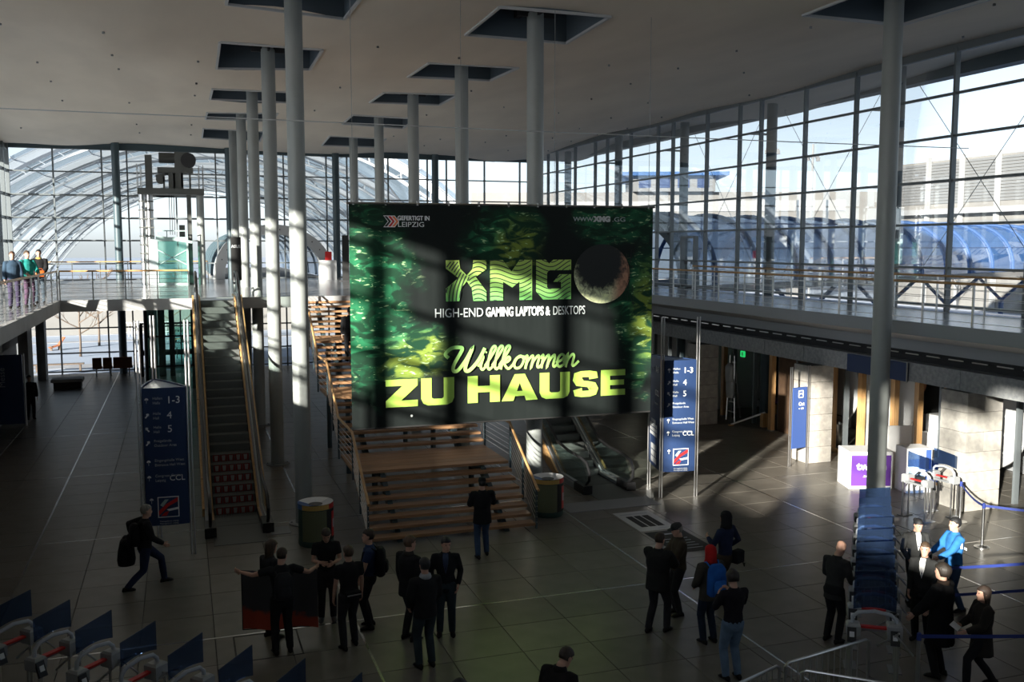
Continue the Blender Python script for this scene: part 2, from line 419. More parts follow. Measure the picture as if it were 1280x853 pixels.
# left lower wall
wl = structure('wall_left')
MB().box(XL, -6.6, 36.0, 54.0, 3.3, GZ-.34).build('upper_band', M['concrete'], wl)
MB().box(XL, -6.6, 20, 36.0, 3.3, GZ-.43).build('upper_band', M['concrete'], wl)
for (y0, y1) in ((20, 36.5), (38.2, 41.2), (47.6, 49.0), (53.2, 54.0)):
    for k in range(4):
        n = max(1, round((y1-y0)/1.4))
        for j in range(n):
            MB().box(-7.0, -6.6, y0+(y1-y0)*j/n+.006, y0+(y1-y0)*(j+1)/n-.006, k*.825+.005, k*.825+.82).build('stone_panel', M['concrete'], wl)
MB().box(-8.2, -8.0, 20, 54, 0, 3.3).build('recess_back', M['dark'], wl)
MB().box(-7.4, -6.55, 41.2, 47.6, 0, 1.0).build('service_counter', M['concrete'], wl)
MB().box(-7.5, -7.4, 36.5, 53.2, 2.2, 3.3).build('dark_screen', M['dark'], wl)
# solid lower part of the west front beside the camera (unseen upper blocks added to stop the sun) and rear wall
pw = MB()
pw.box(XL-.2, XL, -7.5, 20.2, 0, GZ-.3)
pw.box(XL-.2, XL, -7.5, .6, 0, 7.55); pw.box(XL-.2, XL, .6, 3.0, 0, 6.9)
pw.build('lower_wall_sun_blocker', M['concrete'], wl)
MB().box(XL-.2, XR+.2, -7.4, -7.1, 0, 13.4).build('wall_rear', M['lgrey'])['kind'] = 'structure'

# ---------------------------------------------------------------- GLASS FACADES
def facade(name, along, P, mull, trans, zt, thick_cols, skip=None, colx=.9, outward=1, mw=.075, md=.16, th=.07, td=.10, cr=.20):
    """along 'x': wall in plane y=P ; along 'y': wall in plane x=P"""
    w = structure(name)
    def pt(a, d, z): return (a, P+d, z) if along == 'x' else (P+d, a, z)
    zl = trans[0]
    for a in mull:
        (MB().box(a-mw/2, a+mw/2, P-md/2, P+md/2, 0, zt) if along == 'x' else MB().box(P-md/2, P+md/2, a-mw/2, a+mw/2, 0, zt)).build('mullion', M['frame'], w)
    for z in trans:
        MB().beam(pt(mull[0], 0, z), pt(mull[-1], 0, z), td, th).build('transom', M['frame'], w)
    cache = {}
    for a, b in zip(mull[:-1], mull[1:]):
        for z0, z1 in zip(trans[:-1], trans[1:]):
            if skip and skip((a+b)/2, (z0+z1)/2): continue
            k = (round(b-a, 2), round(z1-z0, 2))
            if k not in cache:
                ha, hz = (b-a)/2-.02, (z1-z0)/2-.02
                q = MB()
                if along == 'x': q.add([(-ha,0,-hz),(ha,0,-hz),(ha,0,hz),(-ha,0,hz)], [(0,1,2,3)])
                else: q.add([(0,-ha,-hz),(0,ha,-hz),(0,ha,hz),(0,-ha,hz)], [(0,1,2,3)])
                cache[k] = q.mesh('pane', M['pane'])
            link('pane', cache[k], w, pt((a+b)/2, 0, (z0+z1)/2))
    for a in thick_cols:
        c = pt(a, colx*outward, 0)
        smooth_by_angle(MB().lathe([(cr, 0), (cr, zt+.6)], 20, (0, 0)).build('facade_column', M['steel'], w, loc=c))
        for z in (trans[len(trans)//2], trans[-2]):
            MB().beam(pt(a, 0, z), pt(a, colx*outward, z), .06, .08).build('strut', M['frame'], w)
    return w
tb = [.12, 1.1, 2.42, 3.6, GZ+.02, 5.83, 7.05, 8.23, 9.41, 10.64, 11.83]
mb = [-8.3, -6.1, -3.76, -2.52, -.1, 1.98, 3.2, 5.6, 7.97, 9.14, 11.52, 13.85, 15.01, 17.36, 19.6, 20.6]
def skipb(a, z): return 2.0 < a < 7.9 and GZ < z < 7.2
w1 = facade('window_1', 'x', YB, mb, tb, 12.4, [-3.05, 2.65, 8.43, 14.2], skip=skipb, colx=-.5)
MB().box(XL, 20.7, YB-.12, YB+.1, 11.83, 12.5).build('head_beam', M['steel'], w1)
lv = MB()
for a, b in zip(mb[:4], mb[1:5]):
    for z in (7.05, 8.23, 9.41): lv.box(a+.1, b-.1, YB-.45, YB-.1, z-.02, z+.05)
for (a, b) in ((2.0, 5.5), (-1.2, 1.9), (8.1, 13.8), (15.1, 19.5)):
    for z in (8.23, 9.41)[:2 if a < 3 else 1]: lv.box(a+.1, b-.1, YB-.45, YB-.1, z-.02, z+.05)
lv.build('light_shelf', M['frame'], w1)
tr_ = [GZ+.1, 6.15, 7.4, 8.63, 9.87, 11.04, 12.2]
mr = []
y0 = 24.55-6.85*4
while y0 < YB:
    mr += [y0-6.85*.39+.0, y0, y0+1.45, y0+4.2]; y0 += 6.85
mr = sorted(round(a, 2) for a in set(mr) if a < YB-.3 and a > -6)
# measured mullions of the right front
mr = [-5.0, -2.3, .4, 3.9, 5.4, 8.1, 10.9, 12.35, 15.1, 17.8, 19.15, 21.85, 24.5, 26.05, 28.7, 31.4, 32.85, 35.3, 38.2, 39.6, 42.4, 45.1, 46.6, 49.3, 52.0, 53.4, 55.4]
w2 = facade('window_2', 'y', XR, mr, tr_, 12.3, [4.6, 11.5, 18.4, 25.3, 32.2, 39.0, 45.9, 52.8], skip=lambda a, z: 38.3 < a < 45.0 and z < 7.3, colx=1.0)
MB().box(XR-.06, XR+.12, -7, YB, 12.18, 12.6).build('head_beam', M['frame'], w2)
cb = MB()
for (a, b) in ((19.15, 24.5), (26.05, 31.4), (32.85, 38.2)):
    cb.tube([(XR+1, a, 5.5), (XR+1, b, 11.8)], .012, 4); cb.tube([(XR+1, b, 5.5), (XR+1, a, 11.8)], .012, 4)
cb.build('bracing_cable', M['frame'], w2)
ml = [3.0]+[round(v+6.8*k, 2) for k in range(8) for v in (4.87, 6.3, 8.84, 10.36) if v+6.8*k < 55]+[55.4]
tl = [GZ+.1, 5.83, 7.05, 8.23, 9.41, 10.64, 11.7]
w3 = facade('window_3', 'y', XL, ml, tl, 12.3, [4.07+6.8*k for k in range(8)], colx=-.9, mw=.15, md=.34, th=.10, td=.24, cr=.27)
MB().box(XL-.12, XL+.06, -7, YB, 11.7, 12.7).build('head_beam', M['frame'], w3)
MB().box(XL-.1, XL, 3, YB, GZ-.4, GZ+.08).build('sill', M['frame'], w3)
MB().box(XL-.3, XL+.05, -3.05, -2.5, 7.4, 12.4).build('sun_block_pier', M['concrete'], wl)  # unseen pier, added to keep the sun off the right column
m_ = [-7.0, -4.5, -2.0, .5]
w4 = facade('window_4', 'y', XL, m_, [7.6, 8.8, 10.2, 11.7], 12.3, [], colx=-.9)

# ---- doors of the ground floor, far left behind the sign
d = structure('door_1')
for (x, w) in ((-2.05, .16), (-1.05, .34), (-.55, .26), (.75, .22), (1.9, .2)):
    MB().box(x-w/2, x+w/2, 53.0, 53.3, 0, 4.3 if w > .21 else 2.7).build('post', M['dark'], d)
for z, h in ((2.7, .18), (1.15, .3)): MB().box(-2.1, 2.0, 53.02, 53.28, z-h/2+.1, z+h/2).build('rail', M['dark'], d)
for x0, x1 in ((-.4, .1), (.1, .65), (.9, 1.8)):
    MB().box(x0, x1, 53.13, 53.16, .1, 2.55).build('door_leaf', M['pane_green'], d)
    MB().tube([(x0+.08, 53.0, .9), (x0+.08, 53.0, 1.5)], .02, 6).build('door_handle', M['chrome'], d)
d2 = structure('door_2')
for y in (36.0, 37.1): MB().box(XR-.15, XR+.05, y-.05, y+.05, GZ, 7.2).build('post', M['frame'], d2)
MB().box(XR-.15, XR+.05, 36.0, 37.1, 7.1, 7.2).build('door_head', M['frame'], d2)
MB().box(XR-.16, XR-.14, 36.5, 36.75, 6.0, 6.15).build('door_closer', M['black'], d2)

# ---------------------------------------------------------------- RAILINGS
def railing(label, p0, p1, n, h=.98, wires=5, second=None, panel=None, group=None):
    p0 = Vector(p0); p1 = Vector(p1); t = thing('gallery_railing', label, 'railing', tuple(p0), group=group)
    d = p1-p0; L = d.length; u = d/L
    pm = MB().box(-.02, .02, -.02, .02, 0, h-.03).mesh('post', M['chrome'])
    for k in range(n+1): link('post', pm, t, tuple(u*(L*k/n)))
    smooth_by_angle(MB().tube([(0, 0, h), tuple(d+Vector((0, 0, h)))], .032, 10).build('handrail', M['rail'], t))
    if second: smooth_by_angle(MB().tube([tuple(Vector(second)+Vector((0, 0, h-.18))), tuple(d+Vector(second)+Vector((0, 0, h-.18)))], .022, 8).build('lower_handrail', M['rail'], t))
    for k in range(wires):
        z = .12+(h-.25)*k/(wires-1)
        MB().tube([(0, 0, z), tuple(d+Vector((0, 0, z)))], .007, 5).build('wire', M['chrome'], t)
    return t
railing('long oak-topped steel railing along the right gallery edge', (16.5, 1.5, GZ), (16.5, 34.9, GZ), 22)
railing('inner oak-topped railing in front of the right glass front', (20.2, 8.0, GZ), (20.2, 35.5, GZ), 16, wires=4)
railing('pale railing along the left gallery edge where three people lean', (-3.87, 3.0, GZ), (-3.87, 34.85, GZ), 22, wires=6)
railing('oak-topped railing on the far gallery left of the escalator', (-3.8, 34.9, GZ), (.25, 34.9, GZ), 4, wires=6)
railing('oak railing before the far glass beside the glass lift', (-8.0, 54.6, GZ), (1.4, 54.6, GZ), 7, wires=4)
railing('railing on the far gallery behind the hanging banner', (8.0, 34.9, GZ), (16.4, 34.9, GZ), 6)

# ---------------------------------------------------------------- OUTSIDE
gr = MB().box(-300, 400, YB+.3, 600, -.6, -.25).build('snow_ground', M['snow']); tag(gr, kind='structure')
gr2 = MB().box(-300, XL-.3, -200, YB+.3, -.6, -.25); gr2.box(XR+3.4, 400, -200, YB+.3, -.6, -.25)
gr2.build('snow_field', M['snow'])['kind'] = 'structure'
pth = MB()
for k, (y, w) in enumerate(((60, 2.0), (76, 1.2), (82, .8), (92, 1.0), (104, 1.2), (120, 1.5))):
    pth.box(-60, 60, y, y+w, -.25, -.235)
pth.build('cleared_path', M['asphalt'])['kind'] = 'structure'

def tree(x, y, h, label, seed, lean=0):
    random.seed(seed)
    t = thing('bare_tree', label, 'tree', (x, y, -.3), group='bare trees in the snow outside')
    m = MB()
    m.tube([(0, 0, 0), (.03, 0, h*.2), (0, .03, h*.45), (.05, 0, h*.7), (0, 0, h)], [h*.017, h*.013, h*.011, h*.007, h*.003], 8)
    m.build('trunk', M['bark'], t, smooth=True)
    b = MB()
    def br(p, d, L, r, lev):
        q = p+d*L*.5+Vector((0, 0, L*.05)); e = p+d*L+Vector((0, 0, L*.15))
        b.tube([p, q, e], [r, r*.75, r*.4], 5 if lev else 6, cap=False)
        if lev < 3:
            for k in range(4):
                tt = random.uniform(.35, 1); s = p.lerp(e, tt)
                nd = (d+Vector((random.uniform(-.8, .8), random.uniform(-.8, .8), random.uniform(-.1, .6)))).normalized()
                br(s, nd, L*random.uniform(.4, .62), r*.5, lev+1)
    for k in range(9):
        a = k*2.4+random.random(); z = h*(.30+.07*k)
        br(Vector((0, 0, z)), Vector((math.cos(a), math.sin(a), .45)).normalized(), h*.32*(1-.05*k), h*.009, 1)
    o = b.build('branches', M['bark'], t); o['kind'] = 'stuff'
tree(-6.2, 66.4, 5.0, 'bare tree nearer the glass seen under the left gallery', 1)
tree(-5.6, 73.2, 5.2, 'second bare tree just behind the first one under the left gallery', 2)
tree(-.6, 70.0, 5.2, 'bare young tree seen through the glass doors behind the left escalator', 3)
tree(74, 78, 9, 'bare tree standing before the louvred building on the right', 5)
tree(77, 71, 9, 'bare bushy tree farthest right before the louvred building', 6)

# wooden deck chairs in the snow, fence, brown seats at the far glass
for (x, y, lb, rz) in ((-8.2, 71, 'slanted wooden lounger standing in the snow outside on the left', .4), (-2.0, 72.5, 'slanted wooden lounger in the snow seen through the doors', -.3), (-.3, 74, 'farther wooden lounger in the snow right of the other one', -.3)):
    t = thing('wooden_lounger', lb, 'bench', (x, y, -.25), rz, group='wooden loungers in the snow'); t.scale = (.6, .6, .6)
    MB().obox((0, 0, .45), (1, 0, .25), (0, 1, 0), (-.25, 0, 1), .6, .4, .05).build('seat', M['brown'], t)
    MB().obox((.72, 0, 1.0), (.7, 0, 1), (0, 1, 0), (-1, 0, .7), .55, .4, .05).build('backrest', M['brown'], t)
    for a in (-.4, .5): MB().box(a-.05, a+.05, -.38, .38, 0, .5).build('leg', M['bark'], t)
ft = thing('white_fence', 'low white metal fence in the snow behind the bare trees', 'fence', (-4.5, 80, -.25))
for k in range(16): MB().box(k*.25, k*.25+.04, 0, .04, 0, 1.1).build('bar', M['white'], ft)
MB().box(0, 3.8, 0, .05, 1.05, 1.1).build('rail', M['white'], ft); MB().box(0, 3.8, 0, .05, .3, .35).build('rail', M['white'], ft)
t = thing('seat_row', 'row of brown padded seats with their backs to the hall by the far glass', 'bench', (-3.55, 54.2, 0))
for (a, b) in ((-.97, -.52), (-.46, -.02), (.04, .97)):
    MB().bbox(a, b, -.05, .05, .36, .95, .02).build('seat_back', M['brown'], t)
    MB().bbox(a, b, .05, .55, .34, .44, .02).build('seat', M['brown'], t)
for a in (-.8, -.1, .8): MB().box(a-.03, a+.03, .1, .5, 0, .34).build('leg', M['chrome'], t)
t = thing('planter_bench', 'dark low bench by the left wall near the far glass', 'bench', (-5.3, 50.2, 0))
MB().bbox(-.7, .7, -.45, .45, .3, .45, .02).build('seat', M['concrete'], t); MB().box(-.6, .6, -.35, .35, 0, .3).build('base', M['dark'], t)
t = thing('outdoor_bench', 'slim bench on the snow just outside the far glass', 'bench', (-6.6, 58.5, -.25))
MB().box(-1.3, 1.3, -.2, .2, .42, .48).build('seat', M['bark'], t)
for a in (-1.1, 1.1): MB().box(a-.05, a+.05, -.18, .18, 0, .42).build('leg', M['bark'], t)

# ---- great glass vault beyond the far wall
vt = thing('glass_barrel_vault', 'vast arched glass hall with white steel ribs behind the far glass wall', 'building', (4, 85, -13.5))
RV = 31.5
def arc(Rr, y, a0, a1, n): return [(Rr*math.sin(a0+(a1-a0)*k/n), y, Rr*math.cos(a0+(a1-a0)*k/n)) for k in range(n+1)]
A0, A1 = -R(66), R(66)
for k in range(7):
    y = k*18
    m = MB(); m.tube(arc(RV-.5, y, A0, A1, 44), .42, 6); m.tube(arc(RV-1.5, y, A0, A1, 44), .13, 5)
    for a_ in range(44):
        a = A0+(A1-A0)*(a_+.5)/44
        m.beam((math.sin(a)*(RV-.5), y, math.cos(a)*(RV-.5)), (math.sin(a+.02)*(RV-1.5), y, math.cos(a+.02)*(RV-1.5)), .08, .08)
    m.build('rib', M['lightsteel'], vt)
sk = MB(); N = 30
pts0 = arc(RV, 0, A0, A1, N); 
for i in range(N):
    a, b = pts0[i], pts0[i+1]
    sk.add([(a[0], -2, a[2]), (b[0], -2, b[2]), (b[0], 110, b[2]), (a[0], 110, a[2])], [(0,1,2,3)])
sk.build('glass_skin', M['vaultglass'], vt)
gd = MB()
for i in range(0, N+1, 2):
    a = pts0[i]; gd.beam((a[0]*.998, -2, a[2]*.998), (a[0]*.998, 110, a[2]*.998), .08, .08)
for k in range(13): gd.tube(arc(RV*.998, k*9, A0, A1, N), .07, 3, cap=False)
for k in range(6):
    for i in range(0, N, 5):
        a, b = pts0[i], pts0[min(N, i+5)]
        gd.beam((a[0]*.97, k*18, a[2]*.97), (b[0]*.97, k*18+18, b[2]*.97), .12, .12)
o = gd.build('purlin_grid', M['lightsteel'], vt); o['kind'] = 'stuff'
# base wall of the vault
MB().box(-29, 29, -2, 112, 13.2, 13.27).build('vault_floor', M['concfar'], vt)
MB().box(-28, 28, -2.4, -2, 13.2, 17.0).build('plinth_wall', M['concfar'], vt)
# ---- glass link tubes
def tube_link(label, p0, p1, wd, ht, ribs, portal):
    p0 = Vector(p0); p1 = Vector(p1); d = (p1-p0); L = d.length; ang = math.atan2(d.y, d.x)-math.pi/2
    t = thing('glass_link_tube', label, 'walkway', tuple(p0), ang)
    def ar(y, s=1.0, n=20): return [(wd/2*s*math.cos(math.pi*k/n), y, ht*s*math.sin(math.pi*k/n)**.85) for k in range(n+1)]
    sk = MB(); pa = ar(0)
    for a, b in zip(pa[:-1], pa[1:]): sk.add([a, b, (b[0], L, b[2]), (a[0], L, a[2])], [(0,1,2,3)])
    sk.build('glass_skin', M['tubeglass'] if portal == 1 else M['vaultglass'], t)
    rm = None
    for k in range(ribs):
        if rm is None: rm = MB().tube(ar(0, 1.02), .11 if portal else .07, 6).mesh('rib', M['bluesteel'] if portal else M['steel'])
        link('rib', rm, t, (0, (k+.5)*L/ribs, 0))
    MB().box(-wd/2, wd/2, 0, L, -.35, -.02).build('deck', M['concfar'], t)
    ln = MB()
    for kk in (3, 7, 10, 13, 17): ln.beam(pa[kk], (pa[kk][0], L, pa[kk][2]), .06, .06)
    ln.build('purlin', M['bluesteel'] if portal else M['frame'], t)
    pm = MB(); o_ = ar(-.5, 1.05, 28); i_ = ar(-.5, .86, 28)
    for a, b, c, e in zip(o_[:-1], o_[1:], i_[1:], i_[:-1]):
        for yy in (-.5, .3): pm.add([(a[0],yy,a[2]), (b[0],yy,b[2]), (c[0],yy,c[2]), (e[0],yy,e[2])], [(0,1,2,3)])
        pm.add([(a[0],-.5,a[2]), (b[0],-.5,b[2]), (b[0],.3,b[2]), (a[0],.3,a[2])], [(0,1,2,3)])
        pm.add([(e[0],-.5,e[2]), (c[0],-.5,c[2]), (c[0],.3,c[2]), (e[0],.3,e[2])], [(0,1,2,3)])
    pm.build('portal_frame', M['steel'] if portal == 1 else M['lgrey'], t)
    bt = MB()
    for k in range(3, 26, 2):
        p = Vector(((o_[k][0]+i_[k][0])/2, -.51, (o_[k][2]+i_[k][2])/2)); bt.box(p.x-.03, p.x+.03, -.53, -.5, p.z-.03, p.z+.03)
    bt.build('bolt', M['dark'], t)
    return t
tube_link('round-arched glass link tube with pale portal ring opening off the far gallery', (4.95, 55.5, GZ), (4.95, 84, GZ), 6.2, 2.85, 7, 0)
tt = tube_link('long blue-tinted glass tube walkway crossing outside the right glass front', (20.8, 41.7, GZ), (72, 63.2, GZ), 6.4, 3.3, 16, 1)
lg = MB().tube([(0, 0, -5.2), (0, 0, -2.2)], .2, 8); lg.tube([(0, 0, -2.4), (-2.2, 0, -.3)], .12, 6); lg.tube([(0, 0, -2.4), (2.2, 0, -.3)], .12, 6)
lgm = lg.mesh('support', M['bluesteel'])
for k in range(6): link('support', lgm, tt, (0, 5+k*9.5, 0))
# ---- buildings far right
def stripes(name, x0, x1, y, z0, z1, n, m1, parent, horiz=True):
    if horiz:
        h = (z1-z0)/n
        me = MB().box(-(x1-x0)/2, (x1-x0)/2, -.12, 0, .12*h, .88*h).mesh(name, m1)
        for k in range(n): link(name, me, parent, ((x0+x1)/2, y, z0+k*h))
    else:
        w = (x1-x0)/n
        me = MB().box(.12*w, .8*w, -.15, 0, 0, z1-z0).mesh(name, m1)
        for k in range(n): link(name, me, parent, (x0+k*w, y, z0))
M['farwhite'] = mat('far_white', (.27, .275, .28), .6)
bl = thing('louvred_building', 'long pale building with grey louvred front outside on the right', 'building', (82, 95, 0), R(-90))
MB().box(0, 60, 0, 20, -.3, 16.4).build('wall', M['concfar'], bl)
stripes('louvre', 0, 60, 0, 11.5, 16.2, 14, M['louver'], bl)
stripes('louvre', 0, 60, 0, 3.5, 9.6, 12, M['louver'], bl)
MB().box(-1, 61, -1.2, 0, 10.3, 10.9).build('ledge', M['farwhite'], bl)
for k in range(13): MB().box(k*5-.2, k*5+.2, -.6, -.15, 0, 16.8).build('column', M['farwhite'], bl)
bl2 = thing('exhibition_hall', 'low white hall with a blue roof far behind the blue glass tube', 'building', (80, 150, 0), R(-22))
MB().box(-34, 60, 0, 20, -.3, 16).build('wall', M['concfar'], bl2)
MB().box(-6, 8, -2, 18, 16, 18.6).build('upper_storey', M['louver'], bl2)
MB().box(-8, 10, -4, 20, 18.6, 19.2).build('roof', M['tubeglass'], bl2)
for k in range(4): MB().box(-5+k*3.3, -3+k*3.3, -2.1, -2, 16.6, 18.2).build('window', M['navy'], bl2)
vd = thing('road_viaduct', 'grey concrete road bridge crossing behind the blue glass tube', 'bridge', (66, 108, 0), R(-28))
MB().box(-22, 14, -4, 4, 9.4, 11.0).build('deck', M['concfar'], vd)
MB().box(-22, 14, -4.2, -4, 11.0, 12.3).build('parapet', M['farwhite'], vd)
for k in range(3): MB().box(-20+k*14, -18.5+k*14, -2, 2, -.3, 9.4).build('pier', M['concfar'], vd)
MB().box(-22, 14, -3.6, 3.6, 8.6, 9.4).build('girder', M['pgrey'], vd)
for (x, y, z, lb) in ((62, 92, 19, 'thin lamp mast outside, left one of the pair above the bridge'), (68, 93, 18.5, 'thin lamp mast outside, right one of the pair above the bridge')):
    t = thing('lamp_mast', lb, 'mast', (x, y, -.3))
    MB().tube([(0, 0, 0), (0, 0, z)], .14, 6).build('pole', M['pgrey'], t); MB().box(-.8, .8, -.1, .1, z-1.5, z-1.3).build('cross_arm', M['pgrey'], t)
    for a in (-.7, .7): MB().box(a-.15, a+.15, -.2, .2, z-1.9, z-1.5).build('lamp_head', M['pgrey'], t)
#PART2
# ================================================================ STAIRS
st = thing('open_stair', 'broad open oak stair with three landings rising behind the banner', 'stairs', (0, 0, 0))
X0, X1 = 3.88, 7.88
RZ = GZ/32
def tread(y0, y1, z, nm='tread'):
    n = 2 if y1-y0 < .6 else 6
    if nm == 'landing':
        for k in range(n):
            a = y0+(y1-y0)*k/n; b = y0+(y1-y0)*(k+1)/n
            MB().bbox(X0, X1, a+.004, b-.004, z-.07, z, .006).build('landing_board', M['wood'], st)
    else: MB().bbox(X0, X1, y0, y1, z-.07, z, .008).build('tread', M['wood'], st)
path = []   # nosing line
y = 21.15; k = 0
fl = [(.29, 2.15), (.28, 1.95), (.275, 1.95), (.262, 0)]
segs = []
for (d, land) in fl:
    ys_ = y; zs_ = k*RZ
    for j in range(7):
        k += 1; tread(y, y+d+.035, k*RZ); y += d
    k += 1
    segs.append((ys_, zs_, y, k*RZ))
    if land:
        tread(y, y+land, k*RZ, 'landing'); y += land
for x in (X0+.7, X1-.7):
    sg = MB(); prev = None
    for (ya, za, yb, zb) in segs:
        sg.beam((x, ya, za-.14), (x, yb, zb-.2), .12, .22)
        if prev: sg.beam((x, prev[0], prev[1]-.2), (x, ya, za-.2), .12, .22)
        prev = (yb, zb)
    sg.build('stringer', M['steel'], st)
for (x, yy) in ((X0+.7, 24.2), (X1-.7, 24.2), (X0+.7, 28.3), (X1-.7, 28.3), (X0+.7, 32.2), (X1-.7, 32.2)):
    zz = {24.2: RZ*8, 28.3: RZ*16, 32.2: RZ*24}[yy]
    MB().tube([(x, yy, 0), (x, yy, zz-.28)], .08, 10).build('support_post', M['steel'], st)
for side, x in (('l', X0-.04), ('r', X1+.04)):
    pts = []; 
    for (ya, za, yb, zb) in segs: pts += [(x, ya, za), (x, yb, zb)]
    pts[-1] = (x, 35.0, GZ)
    up = [Vector(p)+Vector((0, 0, .95+.05)) for p in pts]
    up = [up[0]+Vector((0, -.1, -.03))]+up
    smooth_by_angle(MB().tube(up, .035, 10).build('handrail', M['rail'], st))
    for w in range(6):
        off = .16+w*.13
        MB().tube([Vector(p)+Vector((0, 0, off)) for p in pts], .009, 5).build('rail_bar', M['chrome'], st)
    for (ya, za, yb, zb) in segs:
        for f in (0.02, .5, .98):
            yy = ya+(yb-ya)*f; zz = za+(zb-za)*f
            MB().box(x-.02, x+.02, yy-.03, yy+.03, max(0, zz-.15), zz+.97).build('baluster', M['steel'], st)

# ================================================================ ESCALATORS
def prismX(mb, poly, x0, x1, mi=0):
    n = len(poly)
    return mb.add([(x0, y, z) for y, z in poly]+[(x1, y, z) for y, z in poly],
                  [tuple(range(n))[::-1], tuple(range(n, 2*n))]+[(i, (i+1) % n, n+(i+1) % n, n+i) for i in range(n)], mi)
def escalator(label, x, y, lit_print):
    t = thing('escalator', label, 'escalator', (x, y, 0), group='escalators beside the stair')
    ST = 1.6; RUN = 8.75; T = ST+RUN      # incline from y=ST to y=T ; rise GZ
    tan = GZ/RUN
    def prof(off): return [(0, off), (ST, off), (T, GZ+off), (T+1.3, GZ+off)]
    # truss cladding
    for s in (-1, 1):
        a, b = (s*.60, s*.74) if s > 0 else (s*.74, s*.60)
        q = MB(); prismX(q, [(-.25, 0), (ST+.6, 0), (T+.4, GZ-.62), (T+1.3, GZ-.62), (T+1.3, GZ+.06), (T-.05, GZ+.06), (ST, .16), (-.25, .10)], a, b)
        q.build('cladding', M['fascia'], t)
        n = 9
        for k in range(n):
            ya = ST+(RUN)*k/n; yb = ST+RUN*(k+1)/n-.03
            q = MB(); xa, xb = (.742, .80) if s > 0 else (-.80, -.742)
            prismX(q, [(ya, (ya-ST)*tan-.22 if k else .0), (yb, (yb-ST)*tan-.22), (yb, (yb-ST)*tan+.2), (ya, (ya-ST)*tan+.2)], xa, xb)
            q.build('oak_board', M['post_wood'], t)
        g_ = MB(); prismX(g_, [(-.2, .15), (ST, .15), (T, GZ+.05), (T+1.25, GZ+.05), (T+1.45, GZ+.4), (T+1.25, GZ+.86), (T, GZ+.86), (ST, .92), (.1, .86), (-.25, .5)], s*.655-.004, s*.655+.004)
        g_.build('glass_balustrade', M['pane_rail'], t)
        MB().tube([(s*.655, y_, z_) for y_, z_ in prof(.2)], .03, 6).build('skirt_trim', M['chrome'], t)
        MB().tube([(s*.57, y_, z_) for y_, z_ in prof(.12)], .035, 6).build('skirt_trim', M['rail'] if lit_print else M['chrome'], t)
        hp = [(.2, .12), (-.15, .2), (-.42, .42), (-.45, .62), (-.25, .86), (.15, .93), (ST-.5, .95), (ST+.3, 1.05), (T-.3, GZ+.76), (T+.4, GZ+.92), (T+1.3, GZ+.92), (T+1.55, GZ+.75), (T+1.6, GZ+.5), (T+1.45, GZ+.2)]
        smooth_by_angle(MB().tube([(s*.655, a, b) for a, b in hp], .042, 8).build('handrail', M['black'], t))
        MB().box(s*.655-.13, s*.655+.13, -.35, .35, 0, .24).build('newel_foot', M['black'], t)
    # steps
    n = 25; rise = GZ/n; run = RUN/n
    q = MB(); q.box(-.52, .52, 0, run-.008, -.05, 0)
    q.box(-.52, .52, 0, .02, -rise, -.05)
    for k in range(26): q.box(-.51+k*.04, -.49+k*.04, 0, run-.01, 0, .008)
    sm = q.mesh('step', M['machine'])
    pm = MB(); 
    for k in range(5):
        c = -.38+k*.19
        pm.add([(c-.085, -.004, -rise+.01), (c+.085, -.004, -rise+.01), (c+.085, -.004, -.01), (c-.085, -.004, -.01)], [(0,1,2,3)], 0)
        pm.add([(c-.035, -.008, -rise+.03), (c+.035, -.008, -rise+.03), (c+.05, -.008, -.03), (c-.05, -.008, -.03)], [(0,1,2,3)], 1)
    pme = pm.mesh('riser_print', [mat('dark_red_print', (.22, .012, .012), .6), mat('cup_print', (.34, .33, .32), .6)])
    for k in range(n):
        so_ = link('step', sm, t, (0, ST+k*run, (k+1)*rise))
        if lit_print and k < 6: link('riser_print', pme, so_)
    for k in range(3): link('step', sm, t, (0, ST-(k+1)*run, .012))
    MB().box(-.6, .6, -1.0, ST-3*run, 0, .012).build('comb_plate', M['machine'], t)
    MB().box(-.6, .6, T, T+1.35, GZ-.1, GZ+.01).build('comb_plate', M['chrome'], t)
    q = MB(); prismX(q, [(ST-1, 0), (ST+.8, 0), (T+.4, GZ-.62), (T+1.3, GZ-.62), (T+1.3, GZ-.45), (T+.2, GZ-.45), (ST+.2, .02)], -.6, .6)
    q.build('truss_underside', M['dark'], t)
    return t
escalator('left escalator with oak sides and red cup prints on its lowest risers', 1.12, 23.25, True)
escalator('right escalator with glass sides and black handrails right of the stair', 11.0, 24.0, False)
t = thing('floor_mat', 'dark grey floor mat in front of the right escalator', 'mat', (10.3, 22.9, 0))
MB().bbox(-1.1, 1.5, -.75, .1, .002, .012).build('mat', M['pgrey'], t)
t = thing('floor_sign_plate', 'small grey information plate on the floor left of the nearest column', 'plate', (2.1, 23.0, 0))
MB().bbox(-.28, .18, -.3, .3, .002, .015).build('plate', M['pgrey'], t)

